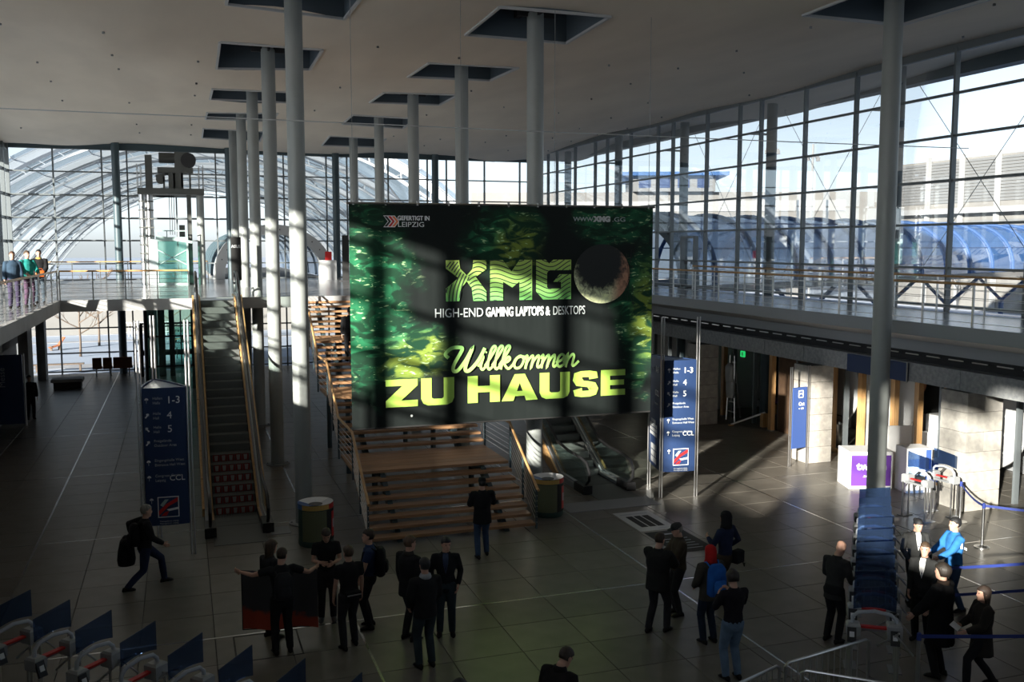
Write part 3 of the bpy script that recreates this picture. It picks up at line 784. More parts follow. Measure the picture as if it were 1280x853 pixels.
# ================================================================ LIFT
lf = thing('glass_lift', 'open glass lift with green cab and dark machinery on top', 'lift', (-.25, 48, 0))
for x in (-1.32, -1.02): smooth_by_angle(MB().lathe([(.16, 0), (.16, 9.2)], 18, (x, 0)).build('guide_column', M['chrome'], lf))
q = MB()
for k in range(9): q.box(-1.5, -.85, -.18, .18, 5.6+k*.4, 5.66+k*.4)
q.build('clamp', M['machine'], lf)
smooth_by_angle(MB().lathe([(.17, 0), (.17, 9.2)], 18, (1.22, 0)).build('guide_column', M['column'], lf))
MB().box(.62, .82, -.15, .15, 0, 9.2).build('rear_column', M['machine'], lf)
MB().box(-1.12, -.75, -.25, -.15, GZ, 7.1).build('service_panel', M['fascia'], lf)
MB().box(-1.15, -.85, -.3, .2, 9.4, 10.95).build('control_cabinet', M['machine'], lf)
MB().box(-1.5, 1.4, -.7, .7, 9.15, 9.42).build('machine_platform', M['machine'], lf)
q = MB()
for x in (-1.5, -1.35, 1.2, 1.38):
    for y_ in (-.68, .68): q.tube([(x, y_, 9.4), (x, y_, 10.5)], .018, 5)
for z in (9.9, 10.4): q.tube([(-1.5, -.68, z), (-1.5, .68, z)], .015, 5); q.tube([(1.38, -.68, z), (1.38, .68, z)], .015, 5)
q.build('platform_rail', M['lgrey'], lf)
mc = MB().box(-.62, .95, -.35, .35, 10.15, 10.4)
for x in (-.35, .1, .45, .8): mc.box(x-.04, x+.04, -.3, .3, 9.42, 10.2)
mc.box(-.15, .5, -.3, .3, 9.42, 10.15)
mc.build('machine_frame', M['machine'], lf)
q = MB().tube([(-.55, 0, 10.85), (.45, 0, 10.85)], .24, 14); q.box(.15, .75, -.3, .3, 10.4, 11.1)
for k in range(10): q.tube([(-.5+k*.06, 0, 10.85), (-.48+k*.06, 0, 10.85)], .28, 14)
q.build('motor', M['machine'], lf)
q = MB()
q.tube([(.75, -.33, 10.75), (.75, .33, 10.75)], .34, 20)
q.build('drive_wheel', M['dark'], lf)
q = MB().tube([(-.5, -.3, 9.85), (-.5, .3, 9.85)], .2, 14); q.tube([(-.7, -.2, 10.0), (-.2, -.1, 10.1), (.1, 0, 10.0)], .06, 6)
q.build('pump', M['machine'], lf)
q = MB()
for x in (-.15, -.05, .05): q.tube([(x, 0, 7.3), (x, 0, 9.2)], .014, 4)
q.build('cable', M['dark'], lf)
cab = MB().box(-.78, .62, -.7, .7, 7.0, 7.18)
cab.box(-.78, .62, -.7, .7, GZ-.02, GZ+.1)
for x in (-.75, .58):
    for y_ in (-.68, .68): cab.box(x-.04, x+.04, y_-.03, y_+.03, GZ, 7.0)
cb_ = cab.build('cab_frame', M['liftgreen'], lf)
for (a, b, c, d_) in ((-.7, .55, -.69, -.68), (-.7, .55, .68, .69), (-.77, -.76, -.65, .65), (.6, .61, -.65, .65)):
    MB().box(a, b, c, d_, GZ+.1, 7.0).build('cab_glass', M['pane_green'], cb_)
q = MB().beam((-.75, -.72, 7.2), (.8, -.72, 6.95), .06, .12); q.beam((-.72, -.71, 5.9), (.55, -.71, 6.6), .03, .04); q.beam((-.72, -.71, 6.6), (.55, -.71, 5.9), .03, .04)
for (a, b) in ((-.75, .6),): q.box(a, b, -.72, -.68, 7.45, 7.5); 
for x in (-.75, -.3, .2, .58): q.box(x-.02, x+.02, -.71, -.68, 7.15, 7.5)
q.build('cab_brace', M['liftgreen'], lf)
MB().box(.25, .5, -.2, .2, 7.2, 7.75).build('roof_box', M['machine'], lf)
q = MB()
for x in (-1.35, 1.25):
    for y_ in (-.8, .8): q.box(x-.05, x+.05, y_-.05, y_+.05, 0, GZ-.33)
for z in (1.2, 2.6): q.box(-1.35, 1.25, -.82, -.78, z-.04, z+.04)
q.build('shaft_frame', M['dark'], lf)
MB().box(-1.3, 1.2, -.8, -.79, .1, 4.5).build('shaft_glass', M['pane_green'], lf)
t = thing('hanging_totem', 'black hanging panel lettered in white left of the column row', 'sign', (1.92, 36, 0))
MB().bbox(-.19, .16, -.04, .04, 5.55, 7.1, .01).build('panel', M['blackmat'], t)
put_text('ASUS', t, -.02, 6.72, .14, M['letter'], align='CENTER', y=-.045, bold=.004)
MB().box(-.03, .0, -.02, .02, GZ, 5.6).build('post', M['pgrey'], t)
t = thing('black_totem', 'narrow black panel standing on the far gallery at the left edge of the banner', 'sign', (8.05, 49.5, GZ))
MB().bbox(-.2, .14, -.05, .05, 0, 2.35, .01).build('panel', M['blackmat'], t); MB().box(-.3, .24, -.2, .2, 0, .05).build('foot', M['dark'], t)
t = thing('white_info_stand', 'low white stand with a red top on the far gallery by the tube portal', 'stand', (7.4, 52, GZ))
MB().bbox(-.4, .5, -.2, .2, 0, 1.05, .02).build('body', M['lgrey'], t); MB().box(-.1, .25, -.22, -.2, 1.05, 1.5).build('panel', M['red'], t)

# ================================================================ BANNER
BX, BY, BZ = 3.57, 21.5, 2.64
BW, BH = 7.52, 5.09
bn = thing('hanging_banner', 'huge dark green fabric banner welcoming visitors in bright green letters', 'banner', (BX, BY, BZ))
bmz = bpy.data.materials.new('banner_print'); bmz.use_nodes = True; nt = bmz.node_tree; P = nt.nodes['Principled BSDF']; P.inputs['Roughness'].default_value = .62; P.inputs['Specular IOR Level'].default_value = .15
L_ = nt.links.new
def N(t, **k):
    n = nt.nodes.new(t)
    for a, b in k.items(): setattr(n, a, b)
    return n
tc = N('ShaderNodeTexCoord'); sx = N('ShaderNodeSeparateXYZ'); L_(tc.outputs['Object'], sx.inputs[0])
def mth(op, a, b=None, c=None):
    n = N('ShaderNodeMath', operation=op)
    for i, v_ in enumerate((a, b, c)):
        if v_ is None: continue
        if isinstance(v_, (int, float)): n.inputs[i].default_value = v_
        else: L_(v_, n.inputs[i])
    return n.outputs[0]
def rng(v_, a, b, c=0, d=1):
    n = N('ShaderNodeMapRange', interpolation_type='SMOOTHSTEP'); L_(v_, n.inputs[0])
    for i, q_ in enumerate((a, b, c, d)): n.inputs[i+1].default_value = q_
    return n.outputs[0]
def noise(scale, det=5, sc=(1,1,1), rot=0, dist=0):
    mp = N('ShaderNodeMapping'); L_(tc.outputs['Object'], mp.inputs[0]); mp.inputs['Scale'].default_value = sc; mp.inputs['Rotation'].default_value = (0, rot, 0)
    n = N('ShaderNodeTexNoise'); n.inputs['Scale'].default_value = scale; n.inputs['Detail'].default_value = det; n.inputs['Distortion'].default_value = dist
    L_(mp.outputs[0], n.inputs['Vector']); return n.outputs['Fac']
X_, Z_ = sx.outputs[0], sx.outputs[2]
def blob(cx, cz, rx, rz, soft=.6):
    dx = mth('DIVIDE', mth('SUBTRACT', X_, cx), rx); dz = mth('DIVIDE', mth('SUBTRACT', Z_, cz), rz)
    d_ = mth('SQRT', mth('ADD', mth('MULTIPLY', dx, dx), mth('MULTIPLY', dz, dz)))
    return rng(mth('ADD', d_, mth('MULTIPLY', mth('SUBTRACT', n1, .5), 1.1)), 1.0, 1.0-soft)
n1 = noise(.9, 6, dist=1.0); n2 = noise(1.7, 7, (1, 1, 2.2), .6, 1.2); n3 = noise(5.5, 7, (1, 1, 3.0), -.25, .8); n4 = noise(1.1, 4, (1, 1, 1.4), .3)
mask = mth('MAXIMUM', blob(.3, 2.9, 1.5, 2.6), blob(1.35, 1.7, 1.1, .8))
mask = mth('MAXIMUM', mask, mth('MULTIPLY', blob(3.7, 4.2, 1.2, 1.0), .9))
mask = mth('MAXIMUM', mask, blob(7.4, 2.6, 1.0, 2.2)); mask = mth('MAXIMUM', mask, mth('MULTIPLY', blob(6.7, 4.7, 1.6, .7), .6))
def mixc(f, a, b):
    n = N('ShaderNodeMix', data_type='RGBA'); L_(f, n.inputs[0])
    for i, q_ in ((6, a), (7, b)):
        if isinstance(q_, tuple): n.inputs[i].default_value = (*q_, 1)
        else: L_(q_, n.inputs[i])
    return n.outputs[2]
basec = (.012, .0155, .015)
g1 = mixc(rng(n4, .35, .7), (.012, .085, .04), (.035, .25, .11))
yel = mth('MULTIPLY', blob(1.6, 1.55, 1.1, .75), 1.0); yel = mth('MAXIMUM', yel, mth('MAXIMUM', blob(4.0, 4.0, .9, .9), blob(7.5, 2.4, .7, 1.8)))
g2 = mixc(yel, g1, (.21, .29, .05))
dk = mixc(rng(n2, .44, .60), (.012, .05, .026), g2)
hi = mixc(mth('MULTIPLY', rng(n3, .58, .66), rng(n2, .48, .58)), dk, (.55, .80, .42))
fin = mixc(mask, basec, hi)
L_(fin, P.inputs['Base Color'])
wv = noise(1.2, 2, (1.4, 1, .25)); bp = N('ShaderNodeBump'); bp.inputs['Strength'].default_value = .35; bp.inputs['Distance'].default_value = .12; L_(wv, bp.inputs['Height']); L_(bp.outputs[0], P.inputs['Normal'])
q = MB(); nx_, nz_ = 40, 26
vs_ = []
for s_ in (0, .012):
    for j in range(nz_+1):
        for i in range(nx_+1):
            x = BW*i/nx_; z = BH*j/nz_
            vs_.append((x, s_+.0*x+.02*math.sin(x*2.1+z*.6)*(1-j/nz_), z))
fs_ = []; o2 = (nx_+1)*(nz_+1)
for j in range(nz_):
    for i in range(nx_):
        a = j*(nx_+1)+i; fs_.append((a, a+1, a+nx_+2, a+nx_+1)); fs_.append((o2+a, o2+a+nx_+1, o2+a+nx_+2, o2+a+1))
q.add(vs_, fs_); cloth = q.build('cloth', bmz, bn, smooth=True)
MB().tube([(-.05, 0, BH+.01), (BW+.05, 0, BH+.01)], .025, 8).build('top_bar', M['chrome'], bn)
MB().tube([(0, 0, -.01), (BW, 0, -.01)], .02, 8).build('bottom_bar', M['blackmat'], bn)
for k in range(11):
    MB().box(.08+k*.73, .12+k*.73, -.02, .03, BH-.03, BH+.07).build('eyelet', M['lgrey'], bn)
YF = -.03
def gl(z0, c0, z1, c1, name, stripes=False):
    m = bpy.data.materials.new(name); m.use_nodes = True; n_ = m.node_tree; p = n_.nodes['Principled BSDF']; p.inputs['Roughness'].default_value = .6
    t_ = n_.nodes.new('ShaderNodeTexCoord'); s_ = n_.nodes.new('ShaderNodeSeparateXYZ'); n_.links.new(t_.outputs['Object'], s_.inputs[0])
    r_ = n_.nodes.new('ShaderNodeMapRange'); r_.inputs[1].default_value = z0; r_.inputs[2].default_value = z1; n_.links.new(s_.outputs[2], r_.inputs[0])
    x_ = n_.nodes.new('ShaderNodeMix'); x_.data_type = 'RGBA'; x_.inputs[6].default_value = (*c0, 1); x_.inputs[7].default_value = (*c1, 1); n_.links.new(r_.outputs[0], x_.inputs[0])
    n_.links.new(x_.outputs[2], p.inputs['Base Color']); return m
XG = gl(0, (.16, .50, .13), .95, (.50, .68, .15), 'logo_green')
LIME = mat('lime_letter', (.42, .66, .11), .6); LGREEN = gl(0, (.45, .75, .2), .5, (.22, .5, .14), 'script_green'); WHT = mat('white_letter', (.85, .88, .88), .6)
# big striped logo: letters as flat shapes, with dark wave lines proud of them
lx, lz = 5.78-BX, 5.51-BZ
def poly(parent, name, pts, m, y=YF, holes=None, th=.008):
    q = MB(); n = len(pts)
    q.add([(x, y, z) for x, z in pts]+[(x, y+th, z) for x, z in pts], [tuple(range(n))]+[tuple(range(n, 2*n))[::-1]]+[((i+1) % n, i, n+i, n+(i+1) % n) for i in range(n)])
    return q.build(name, m, parent)
logo = bpy.data.objects.new('logo', None); COL.objects.link(logo); logo.parent = bn; logo.location = (lx, 0, lz)
H_ = .95
Lx = [(0, 0), (.32, 0), (.36, .30), (.50, .46), (.62, .30), (.66, 0), (.98, 0), (.98, .22), (.72, .56), (.98, .74), (.98, H_), (.66, H_), (.64, .74), (.50, .60), (.34, .76), (.32, H_), (0, H_), (0, .76), (.30, .54), (0, .30)]
Lm = [(1.07, 0), (1.39, 0), (1.39, .44), (1.62, .30), (1.80, .44), (1.80, 0), (2.12, 0), (2.12, H_), (1.80, H_), (1.60, .68), (1.38, H_), (1.07, H_)]
Lg = [(2.4, 0), (3.12, 0), (3.12, .60), (2.82, .60), (2.66, .42), (2.86, .42), (2.86, .26), (2.54, .26), (2.50, .30), (2.50, .64), (2.56, .70), (3.12, .70), (3.12, H_), (2.66, H_), (2.55, .86), (2.46, H_), (2.22, H_), (2.22, .20)]
import mathutils
for nm, pts in (('letter_x', Lx), ('letter_m', Lm), ('letter_g', Lg)):
    tri = mathutils.geometry.tessellate_polygon([[Vector((x, z, 0)) for x, z in pts]])
    q = MB(); q.add([(x, YF, z) for x, z in pts], [tuple(t_) for t_ in tri]); q.build(nm, XG, logo)
wq = MB()
def inside(x, z, pts):
    c = False; j = len(pts)-1
    for i in range(len(pts)):
        if (pts[i][1] > z) != (pts[j][1] > z) and x < (pts[j][0]-pts[i][0])*(z-pts[i][1])/(pts[j][1]-pts[i][1])+pts[i][0]: c = not c
        j = i
    return c
for pts, f in ((Lx, 0), (Lm, 1), (Lg, 2)):
    xa = min(p[0] for p in pts); xb = max(p[0] for p in pts)
    for k in range(-6, 14):
        if f == 0:   # steep curves on the x
            for side in (0, 1):
                prev = None
                for s_ in range(25):
                    u = s_/24
                    if side == 0: x = .02+k*.085+.42*u*u+.05; z = u*H_
                    else: x = .48+.52*u; z = k*.105+.14*math.sin(u*3.0)+.05*u
                    ok = inside(x, z, pts) and ((x < .56) if side == 0 else (x > .54))
                    if ok and prev: wq.obox(((x+prev[0])/2, YF-.004, (z+prev[1])/2), (x-prev[0], 0, z-prev[1]), (0, 1, 0), (-(z-prev[1]), 0, x-prev[0]), math.hypot(x-prev[0], z-prev[1])/2+.003, .002, .013)
                    prev = (x, z) if ok else None
        else:
            prev = None
            for s_ in range(41):
                u = s_/40; x = xa+(xb-xa)*u; z = k*.105+.10*math.sin(u*5.2+f*1.2)+.10*u
                ok = inside(x, z, pts)
                if ok and prev: wq.obox(((x+prev[0])/2, YF-.004, (z+prev[1])/2), (x-prev[0], 0, z-prev[1]), (0, 1, 0), (-(z-prev[1]), 0, x-prev[0]), math.hypot(x-prev[0], z-prev[1])/2+.003, .002, .011)
                prev = (x, z) if ok else None
o = wq.build('wave_lines', mat('logo_line', (.03, .045, .04), .6), logo); o['kind'] = 'stuff'
put_text('HIGH-END', bn, 5.50-BX, 5.14-BZ, .30, mat('thin_letter', (.55, .6, .6), .6), sx=.78, y=YF, width=1.16)
put_text('GAMING LAPTOPS &', bn, 6.74-BX, 5.14-BZ, .30, WHT, sx=.74, bold=.008, y=YF, width=1.62)
put_text('DESKTOPS', bn, 8.43-BX, 5.14-BZ, .30, mat('thin_letter_bright', (.65, .7, .7), .6), sx=.74, y=YF, width=.83)
# ZU HAUSE in wide block strokes
def stroke(mb, pts, w, closed=False, y=YF, th=.004):
    """flat ribbon with mitred joints through 2d points"""
    n = len(pts); L, Rr = [], []
    for i in range(n):
        p = Vector(pts[i]); a = Vector(pts[i-1]) if (i > 0 or closed) else None; b = Vector(pts[(i+1) % n]) if (i < n-1 or closed) else None
        d1 = (p-a).normalized() if a is not None else (b-p).normalized(); d2 = (b-p).normalized() if b is not None else d1
        t_ = d1+d2; t_ = t_.normalized() if t_.length > 1e-4 else d1
        nn = Vector((-t_.y, t_.x)); c = max(.45, nn.dot(Vector((-d1.y, d1.x))))
        ww = w[i] if isinstance(w, list) else w
        L.append(p+nn*ww/2/c); Rr.append(p-nn*ww/2/c)
    m = n if closed else n-1
    for i in range(m):
        j = (i+1) % n; y -= .00025
        mb.add([(Rr[i].x, y, Rr[i].y), (Rr[j].x, y, Rr[j].y), (L[j].x, y, L[j].y), (L[i].x, y, L[i].y)], [(0,1,2,3)])
def rc(x0, z0, x1, z1): return [(x0, z0), (x1, z0), (x1, z1), (x0, z1)]
zh = .64
def letterobj(name, fn, x, w):
    mb = MB(); fn(mb, x, w); mb.build(name, LIME, bn)
bz = 3.10-BZ; t_h = .15; t_v = .25
def rect(mb, x0, z0, x1, z1): mb.add([(x0, YF, bz+z0), (x1, YF, bz+z0), (x1, YF, bz+z1), (x0, YF, bz+z1)], [(0,1,2,3)])
def quad(mb, *p): mb.add([(x, YF-.0006*(len(mb.f)+1), bz+z) for x, z in p], [tuple(range(len(p)))])
def fZ(mb, x, w): rect(mb, x, 0, x+w, t_h); rect(mb, x, zh-t_h, x+w, zh); quad(mb, (x, t_h), (x+.36, t_h), (x+w, zh-t_h), (x+w-.36, zh-t_h))
def fU(mb, x, w):
    c = .16; o_ = [(x, zh), (x, c), (x+.05, .05), (x+c, 0), (x+w-c, 0), (x+w-.05, .05), (x+w, c), (x+w, zh)]
    i_ = [(x+t_v, zh), (x+t_v, .2), (x+t_v+.01, .17), (x+t_v+.05, t_h), (x+w-t_v-.05, t_h), (x+w-t_v-.01, .17), (x+w-t_v, .2), (x+w-t_v, zh)]
    for a in range(7): quad(mb, o_[a], o_[a+1], i_[a+1], i_[a])
def fH(mb, x, w): rect(mb, x, 0, x+t_v, zh); rect(mb, x+w-t_v, 0, x+w, zh); rect(mb, x+t_v, zh/2-t_h/2, x+w-t_v, zh/2+t_h/2)
def fA(mb, x, w):
    c = x+w/2; quad(mb, (x-.03, 0), (x+.27, 0), (c+.02, zh-.16), (c-.13, zh)); quad(mb, (x+w-.27, 0), (x+w+.03, 0), (c+.13, zh), (c-.02, zh-.16)); quad(mb, (c-.13, zh), (c, zh-.16), (c+.13, zh)); quad(mb, (x+.22, .11), (x+w-.22, .11), (x+w-.27, .23), (x+.27, .23))
def fS(mb, x, w):
    c = .1
    pts = [(x+w-.14, zh-.20), (x+w-.15, zh-.11), (x+w-.25, zh-t_h/2), (x+.25, zh-t_h/2), (x+.15, zh-.12), (x+.14, zh-.2), (x+.18, zh-.27), (x+.28, zh/2+.01), (x+w-.28, zh/2-.01), (x+w-.17, .26), (x+w-.14, .19), (x+w-.16, .12), (x+w-.25, t_h/2), (x+.25, t_h/2), (x+.16, .11), (x+.14, .2)]
    ws = [.24, .22, .16, .15, .22, .25, .22, .15, .15, .22, .25, .22, .15, .15, .22, .24]
    stroke(mb, [(a, bz+b) for a, b in pts], ws)
def fE(mb, x, w): rect(mb, x, 0, x+t_v, zh); rect(mb, x+t_v, 0, x+w, t_h); rect(mb, x+t_v, zh-t_h, x+w, zh); rect(mb, x+t_v, zh/2-.065, x+w-.03, zh/2+.065)
x = 4.35-BX
for nm, fn, xx, w in (('letter_z', fZ, 4.34, .75), ('letter_u', fU, 5.17, .79), ('letter_h', fH, 6.29, .80), ('letter_a', fA, 7.16, .86), ('letter_u', fU, 8.10, .78), ('letter_s', fS, 8.95, .70), ('letter_e', fE, 9.71, .66)):
    letterobj(nm, fn, xx-BX, w)
# script word
def smooth_pts(pts, n=6):
    out = []
    for i in range(len(pts)-1):
        p0 = Vector(pts[max(i-1, 0)]); p1 = Vector(pts[i]); p2 = Vector(pts[i+1]); p3 = Vector(pts[min(i+2, len(pts)-1)])
        for k in range(n):
            t_ = k/n; out.append(tuple(.5*((2*p1)+(-p0+p2)*t_+(2*p0-5*p1+4*p2-p3)*t_*t_+(-p0+3*p1-3*p2+p3)*t_**3)))
    out.append(pts[-1]); return out
sc = MB()
def script(pts, w=.062): 
    pts = [(5.72-BX+px_*.93+pz_*.16, 3.87-BZ+pz_*.80) for px_, pz_ in pts]
    stroke(sc, smooth_pts(pts), w, y=YF-.004)
W_ = [[(.05,.40),(-.05,.52),(.08,.68),(.28,.70),(.36,.62),(.22,.2),(.24,.02),(.36,.04),(.52,.35),(.62,.66),(.55,.3),(.54,.04),(.66,.02),(.84,.3),(.95,.66)]]
for p in W_: script(p, .085)
def dx(pts, o): return [(a+o, b) for a, b in pts]
ii = [(0,.12),(.08,.34),(.10,.38),(.08,.12),(.14,.02),(.22,.12)]
ll = [(0,.12),(.12,.40),(.20,.64),(.14,.70),(.08,.55),(.07,.15),(.13,.02),(.22,.12)]
script(dx(ii, .86)); script(dx([(.13,.52),(.15,.56)], .86), .07)
script(dx(ll, 1.05)); script(dx(ll, 1.24))
kk_ = [(0,.12),(.12,.40),(.20,.64),(.14,.70),(.08,.55),(.06,.0)]; script(dx(kk_, 1.43)); script(dx([(.07,.16),(.2,.36),(.26,.30),(.2,.22),(.12,.2),(.2,.06),(.28,.02),(.36,.12)], 1.43))
oo = [(.0,.12),(.06,.3),(.17,.38),(.27,.26),(.22,.06),(.1,.02),(.03,.14),(.08,.32),(.2,.36),(.34,.32)]; script(dx(oo, 1.80))
mm = [(0,.28),(.07,.37),(.08,.02),(.10,.2),(.2,.37),(.24,.3),(.23,.02),(.26,.2),(.36,.37),(.40,.3),(.39,.08),(.44,.02),(.52,.12)]
script(dx(mm, 2.08)); script(dx(mm, 2.52))
script(dx([(0,.14),(.14,.2),(.2,.32),(.12,.38),(.04,.28),(.05,.08),(.14,.01),(.28,.12)], 2.98))
script(dx([(0,.12),(.07,.37),(.08,.02),(.10,.2),(.2,.37),(.26,.3),(.25,.08),(.30,.02),(.42,.16)], 3.2))
sc.build('script_word', gl(3.8-BZ, (.5, .78, .22), 4.5-BZ, (.25, .55, .16), 'script_gradient'), bn)
# top corner marks
for k, c in enumerate((( .03, .02, .02), (.62, .04, .04), (.85, .25, .12))):
    x = 4.34-BX+k*.085; z = 7.21-BZ; hh = .26
    poly(bn, 'chevron', [(x, z), (x+.09, z), (x+.19, z+hh/2), (x+.09, z+hh), (x, z+hh), (x+.10, z+hh/2)], WHT, YF-.001*k)
    poly(bn, 'chevron', [(x+.02, z+.015), (x+.08, z+.015), (x+.17, z+hh/2), (x+.08, z+hh-.015), (x+.02, z+hh-.015), (x+.12, z+hh/2)], mat('chevron_%d' % k, c, .6), YF-.006-.001*k)
put_text('GEFERTIGT IN', bn, 4.66-BX, 7.37-BZ, .14, WHT, bold=.004, y=YF, width=.74)
put_text('LEIPZIG', bn, 4.66-BX, 7.22-BZ, .16, WHT, y=YF, width=.60)
put_text('WWW', bn, 8.95-BX, 7.38-BZ, .15, M['letterdim'], y=YF, width=.52)
put_text('XMG', bn, 9.49-BX, 7.38-BZ, .17, mat('grey_bold', (.55, .58, .58), .6), bold=.012, y=YF, width=.46)
put_text('.GG', bn, 9.97-BX, 7.38-BZ, .15, M['letterdim'], y=YF, width=.34)
# planet disc
pl_ = bpy.data.materials.new('planet_print'); pl_.use_nodes = True; nt = pl_.node_tree; P = nt.nodes['Principled BSDF']; P.inputs['Roughness'].default_value = .6
L_ = nt.links.new; tc = N('ShaderNodeTexCoord'); sx = N('ShaderNodeSeparateXYZ'); L_(tc.outputs['Object'], sx.inputs[0]); X_, Z_ = sx.outputs[0], sx.outputs[2]
dd = mth('SQRT', mth('ADD', mth('POWER', mth('ADD', X_, .08), 2), mth('POWER', mth('SUBTRACT', Z_, .27), 2)))
nn_ = noise(9, 6, (1, 1, 1), 0, 1)
cr = rng(mth('ADD', dd, mth('MULTIPLY', mth('SUBTRACT', nn_, .5), .35)), .55, .86)
colr = mixc(rng(X_, .1, .5), (.95, 1.0, .60), (.50, .26, .16))
L_(mixc(mth('MULTIPLY', cr, rng(nn_, .2, .6, .6, 1)), (.012, .014, .014), colr), P.inputs['Base Color'])
q = MB(); q.add([(.74*math.cos(a*math.pi/32), 0, .72*math.sin(a*math.pi/32)) for a in range(64)], [tuple(range(64))[::-1]])
pl = q.build('planet_disc', pl_, bn, loc=(9.72-BX, YF+.004, 6.11-BZ))
q = MB()
random.seed(9)
for k in range(7):
    a = [random.uniform(6.75, 7.05), random.uniform(2.4, 4.2)]; b = [random.uniform(6.75, 7.1), random.uniform(2.4, 4.2)]
    q.beam((a[0], YF, a[1]), (b[0], YF, b[1]), .006, .006)
q.build('fine_lines', M['blackmat'], bn)
MB().lathe([(.03, 0), (.03, .004)], 10).build('star_dot', WHT, bn, loc=(4.94-BX, YF, 2.88-BZ)).rotation_euler = (R(90), 0, 0)
for k, x in enumerate((.1, 2.6, 4.9, 7.4)):
    MB().tube([(x, 0, BH), (x, 0, 12.3-BZ)], .006, 4).build('hanging_cord', M['pgrey'], bn)
t = thing('tension_cable', 'thin light cable stretched right across the hall above the banner', 'cable', (0, 21.2, 9.55))
MB().tube([(XL+.1, 0, -.1), (2, 0, -.1), (8, 0, -.12), (15, 0, -.12), (XR-.1, 0, -.1)], .012, 5).build('cable', M['lgrey'], t)

# ================================================================ SIGN STELES
def arrow(mb, x, z, a, s=.1, y=-.02):
    for (p, q_) in (((0, -1), (0, 1)), ((0, 1), (-.6, .3)), ((0, 1), (.6, .3))):
        c, s_ = math.cos(a), math.sin(a)
        P0 = (p[0]*c+p[1]*s_, -p[0]*s_+p[1]*c); P1 = (q_[0]*c+q_[1]*s_, -q_[0]*s_+q_[1]*c)
        mb.beam((x+P0[0]*s, y, z+P0[1]*s), (x+P1[0]*s, y, z+P1[1]*s), .004, .03)
def stele(label, x, y, rz, hp, group):
    t = thing('wayfinding_sign', label, 'sign', (x, y, 0), rz, group)
    w, z0, z1 = .94, .72, 3.75
    # front panel from (0,0) to (w,0); left-hand rear panel from (0,0) to (.12,1.5); back panel
    def panel(p0, p1, name):
        p0 = Vector(p0); p1 = Vector(p1); d = p1-p0; n_ = Vector((d.y, -d.x)).normalized(); q = MB(); k = 8
        pf = []; pb = []
        for i in range(k+1):
            u = i/k; b = p0+d*u+n_*(.05*math.sin(math.pi*u)); pf.append(b+n_*.02); pb.append(b-n_*.02)
        q.prism([tuple(v_) for v_ in pf]+[tuple(v_) for v_ in reversed(pb)], z0, z1)
        return q.build(name, M['navy'], t)
    f = panel((.03, -.02), (w-.03, -.02), 'front_panel'); b_ = panel((.16, 1.46), (.0, .06), 'side_panel'); panel((w-.02, .06), (.2, 1.46), 'side_panel')
    MB().prism([(.04, 0), (w-.04, 0), (.16, 1.4)], z1-.03, z1-.01).build('cover_plate', M['navy'], t)
    for (px_, py_) in ((-.03, .0), (w+.03, .0), (.16, 1.52)):
        for o_ in (-.035, .035):
            smooth_by_angle(MB().tube([(px_+o_, py_, 0), (px_+o_, py_, hp)], .022, 8).build('post', M['chrome'], t))
    YL = -.11
    rows = [(3.48, 0, 'Hallen', 'Halls', '1-3'), (3.15, .7, 'Halle', 'Hall', '4'), (2.85, -.7, 'Halle', 'Hall', '5'), (2.55, .7, 'Freigelände', 'Outdoor Area', ''), (2.12, 0, 'Eingangshalle West', 'Entrance Hall West', ''), (1.78, 0, 'Congress Center', 'Leipzig', 'CCL')]
    aq = MB()
    for (z, a, l1, l2, big) in rows:
        arrow(aq, .12, z, a, .055, YL)
        put_text(l1, f, .24, z+.02, .078, M['letterdim'], y=YL+.02, ext=.012); put_text(l2, f, .24, z-.08, .078, M['letterdim'], y=YL+.02, ext=.012)
        if big: put_text(big, f, .52 if big != 'CCL' else .53, z-.07, .22 if big != 'CCL' else .17, M['letter'], y=YL+.02, ext=.012)
    arrow(aq, .15, 1.28, 0, .055, YL); aq.build('arrows', M['letter'], f)
    lg_ = MB()
    lg_.box(.27, .71, YL+.01, YL+.015, .90, 1.36, 0)
    lg_.box(.29, .69, YL+.005, YL+.012, .92, 1.34, 1)
    lg_.add([(.29, YL, .95), (.5, YL, 1.15), (.69, YL, 1.25), (.69, YL, 1.34), (.45, YL, 1.2), (.29, YL, 1.05)], [(0,1,2,3,4,5)], 2)
    lg_.add([(.32, YL, 1.18), (.42, YL, 1.3), (.5, YL, 1.3), (.38, YL, 1.14)], [(0,1,2,3)], 3)
    lg_.add([(.45, YL, 1.08), (.69, YL, 1.12), (.69, YL, 1.07), (.5, YL, 1.04)], [(0,1,2,3)], 0)
    lg_.add([(.33, YL, .94), (.45, YL, .94), (.5, YL, 1.04), (.42, YL, 1.02)], [(0,1,2,3)], 2)
    lg_.build('emblem', [M['letter'], M['navy'], M['red'], M['liftgreen']], f)
    for z in (.85, .80): put_text('Messegelände Leipzig', f, .3, z-.05, .045, M['letterdim'], y=YL+.02, ext=.012)
    # lettering and hall plan on the rear-left panel: in its own plane
    sp = bpy.data.objects.new('panel_print', None); COL.objects.link(sp); sp.parent = b_
    sp.location = (.155, 1.44, 0); sp.rotation_euler = (0, 0, math.atan2(-1.38, -.15)); 
    # text reads from outside
    put_text('1-5', sp, .95, 3.38, .24, M['letter'], y=-.09); put_text('Halle', sp, .55, 3.42, .1, M['letterdim'], y=-.09)
    put_text('CCL', sp, .92, 2.75, .22, M['letter'], y=-.09); put_text('Congress', sp, .85, 2.5, .1, M['letterdim'], y=-.09)
    q = MB()
    for r_ in range(4):
        for c in range(3+min(r_, 1)*2): q.box(.35+c*.17+(.15 if r_ == 0 else 0), .48+c*.17+(.15 if r_ == 0 else 0), -.088, -.08, 1.95-r_*.12, 2.04-r_*.12)
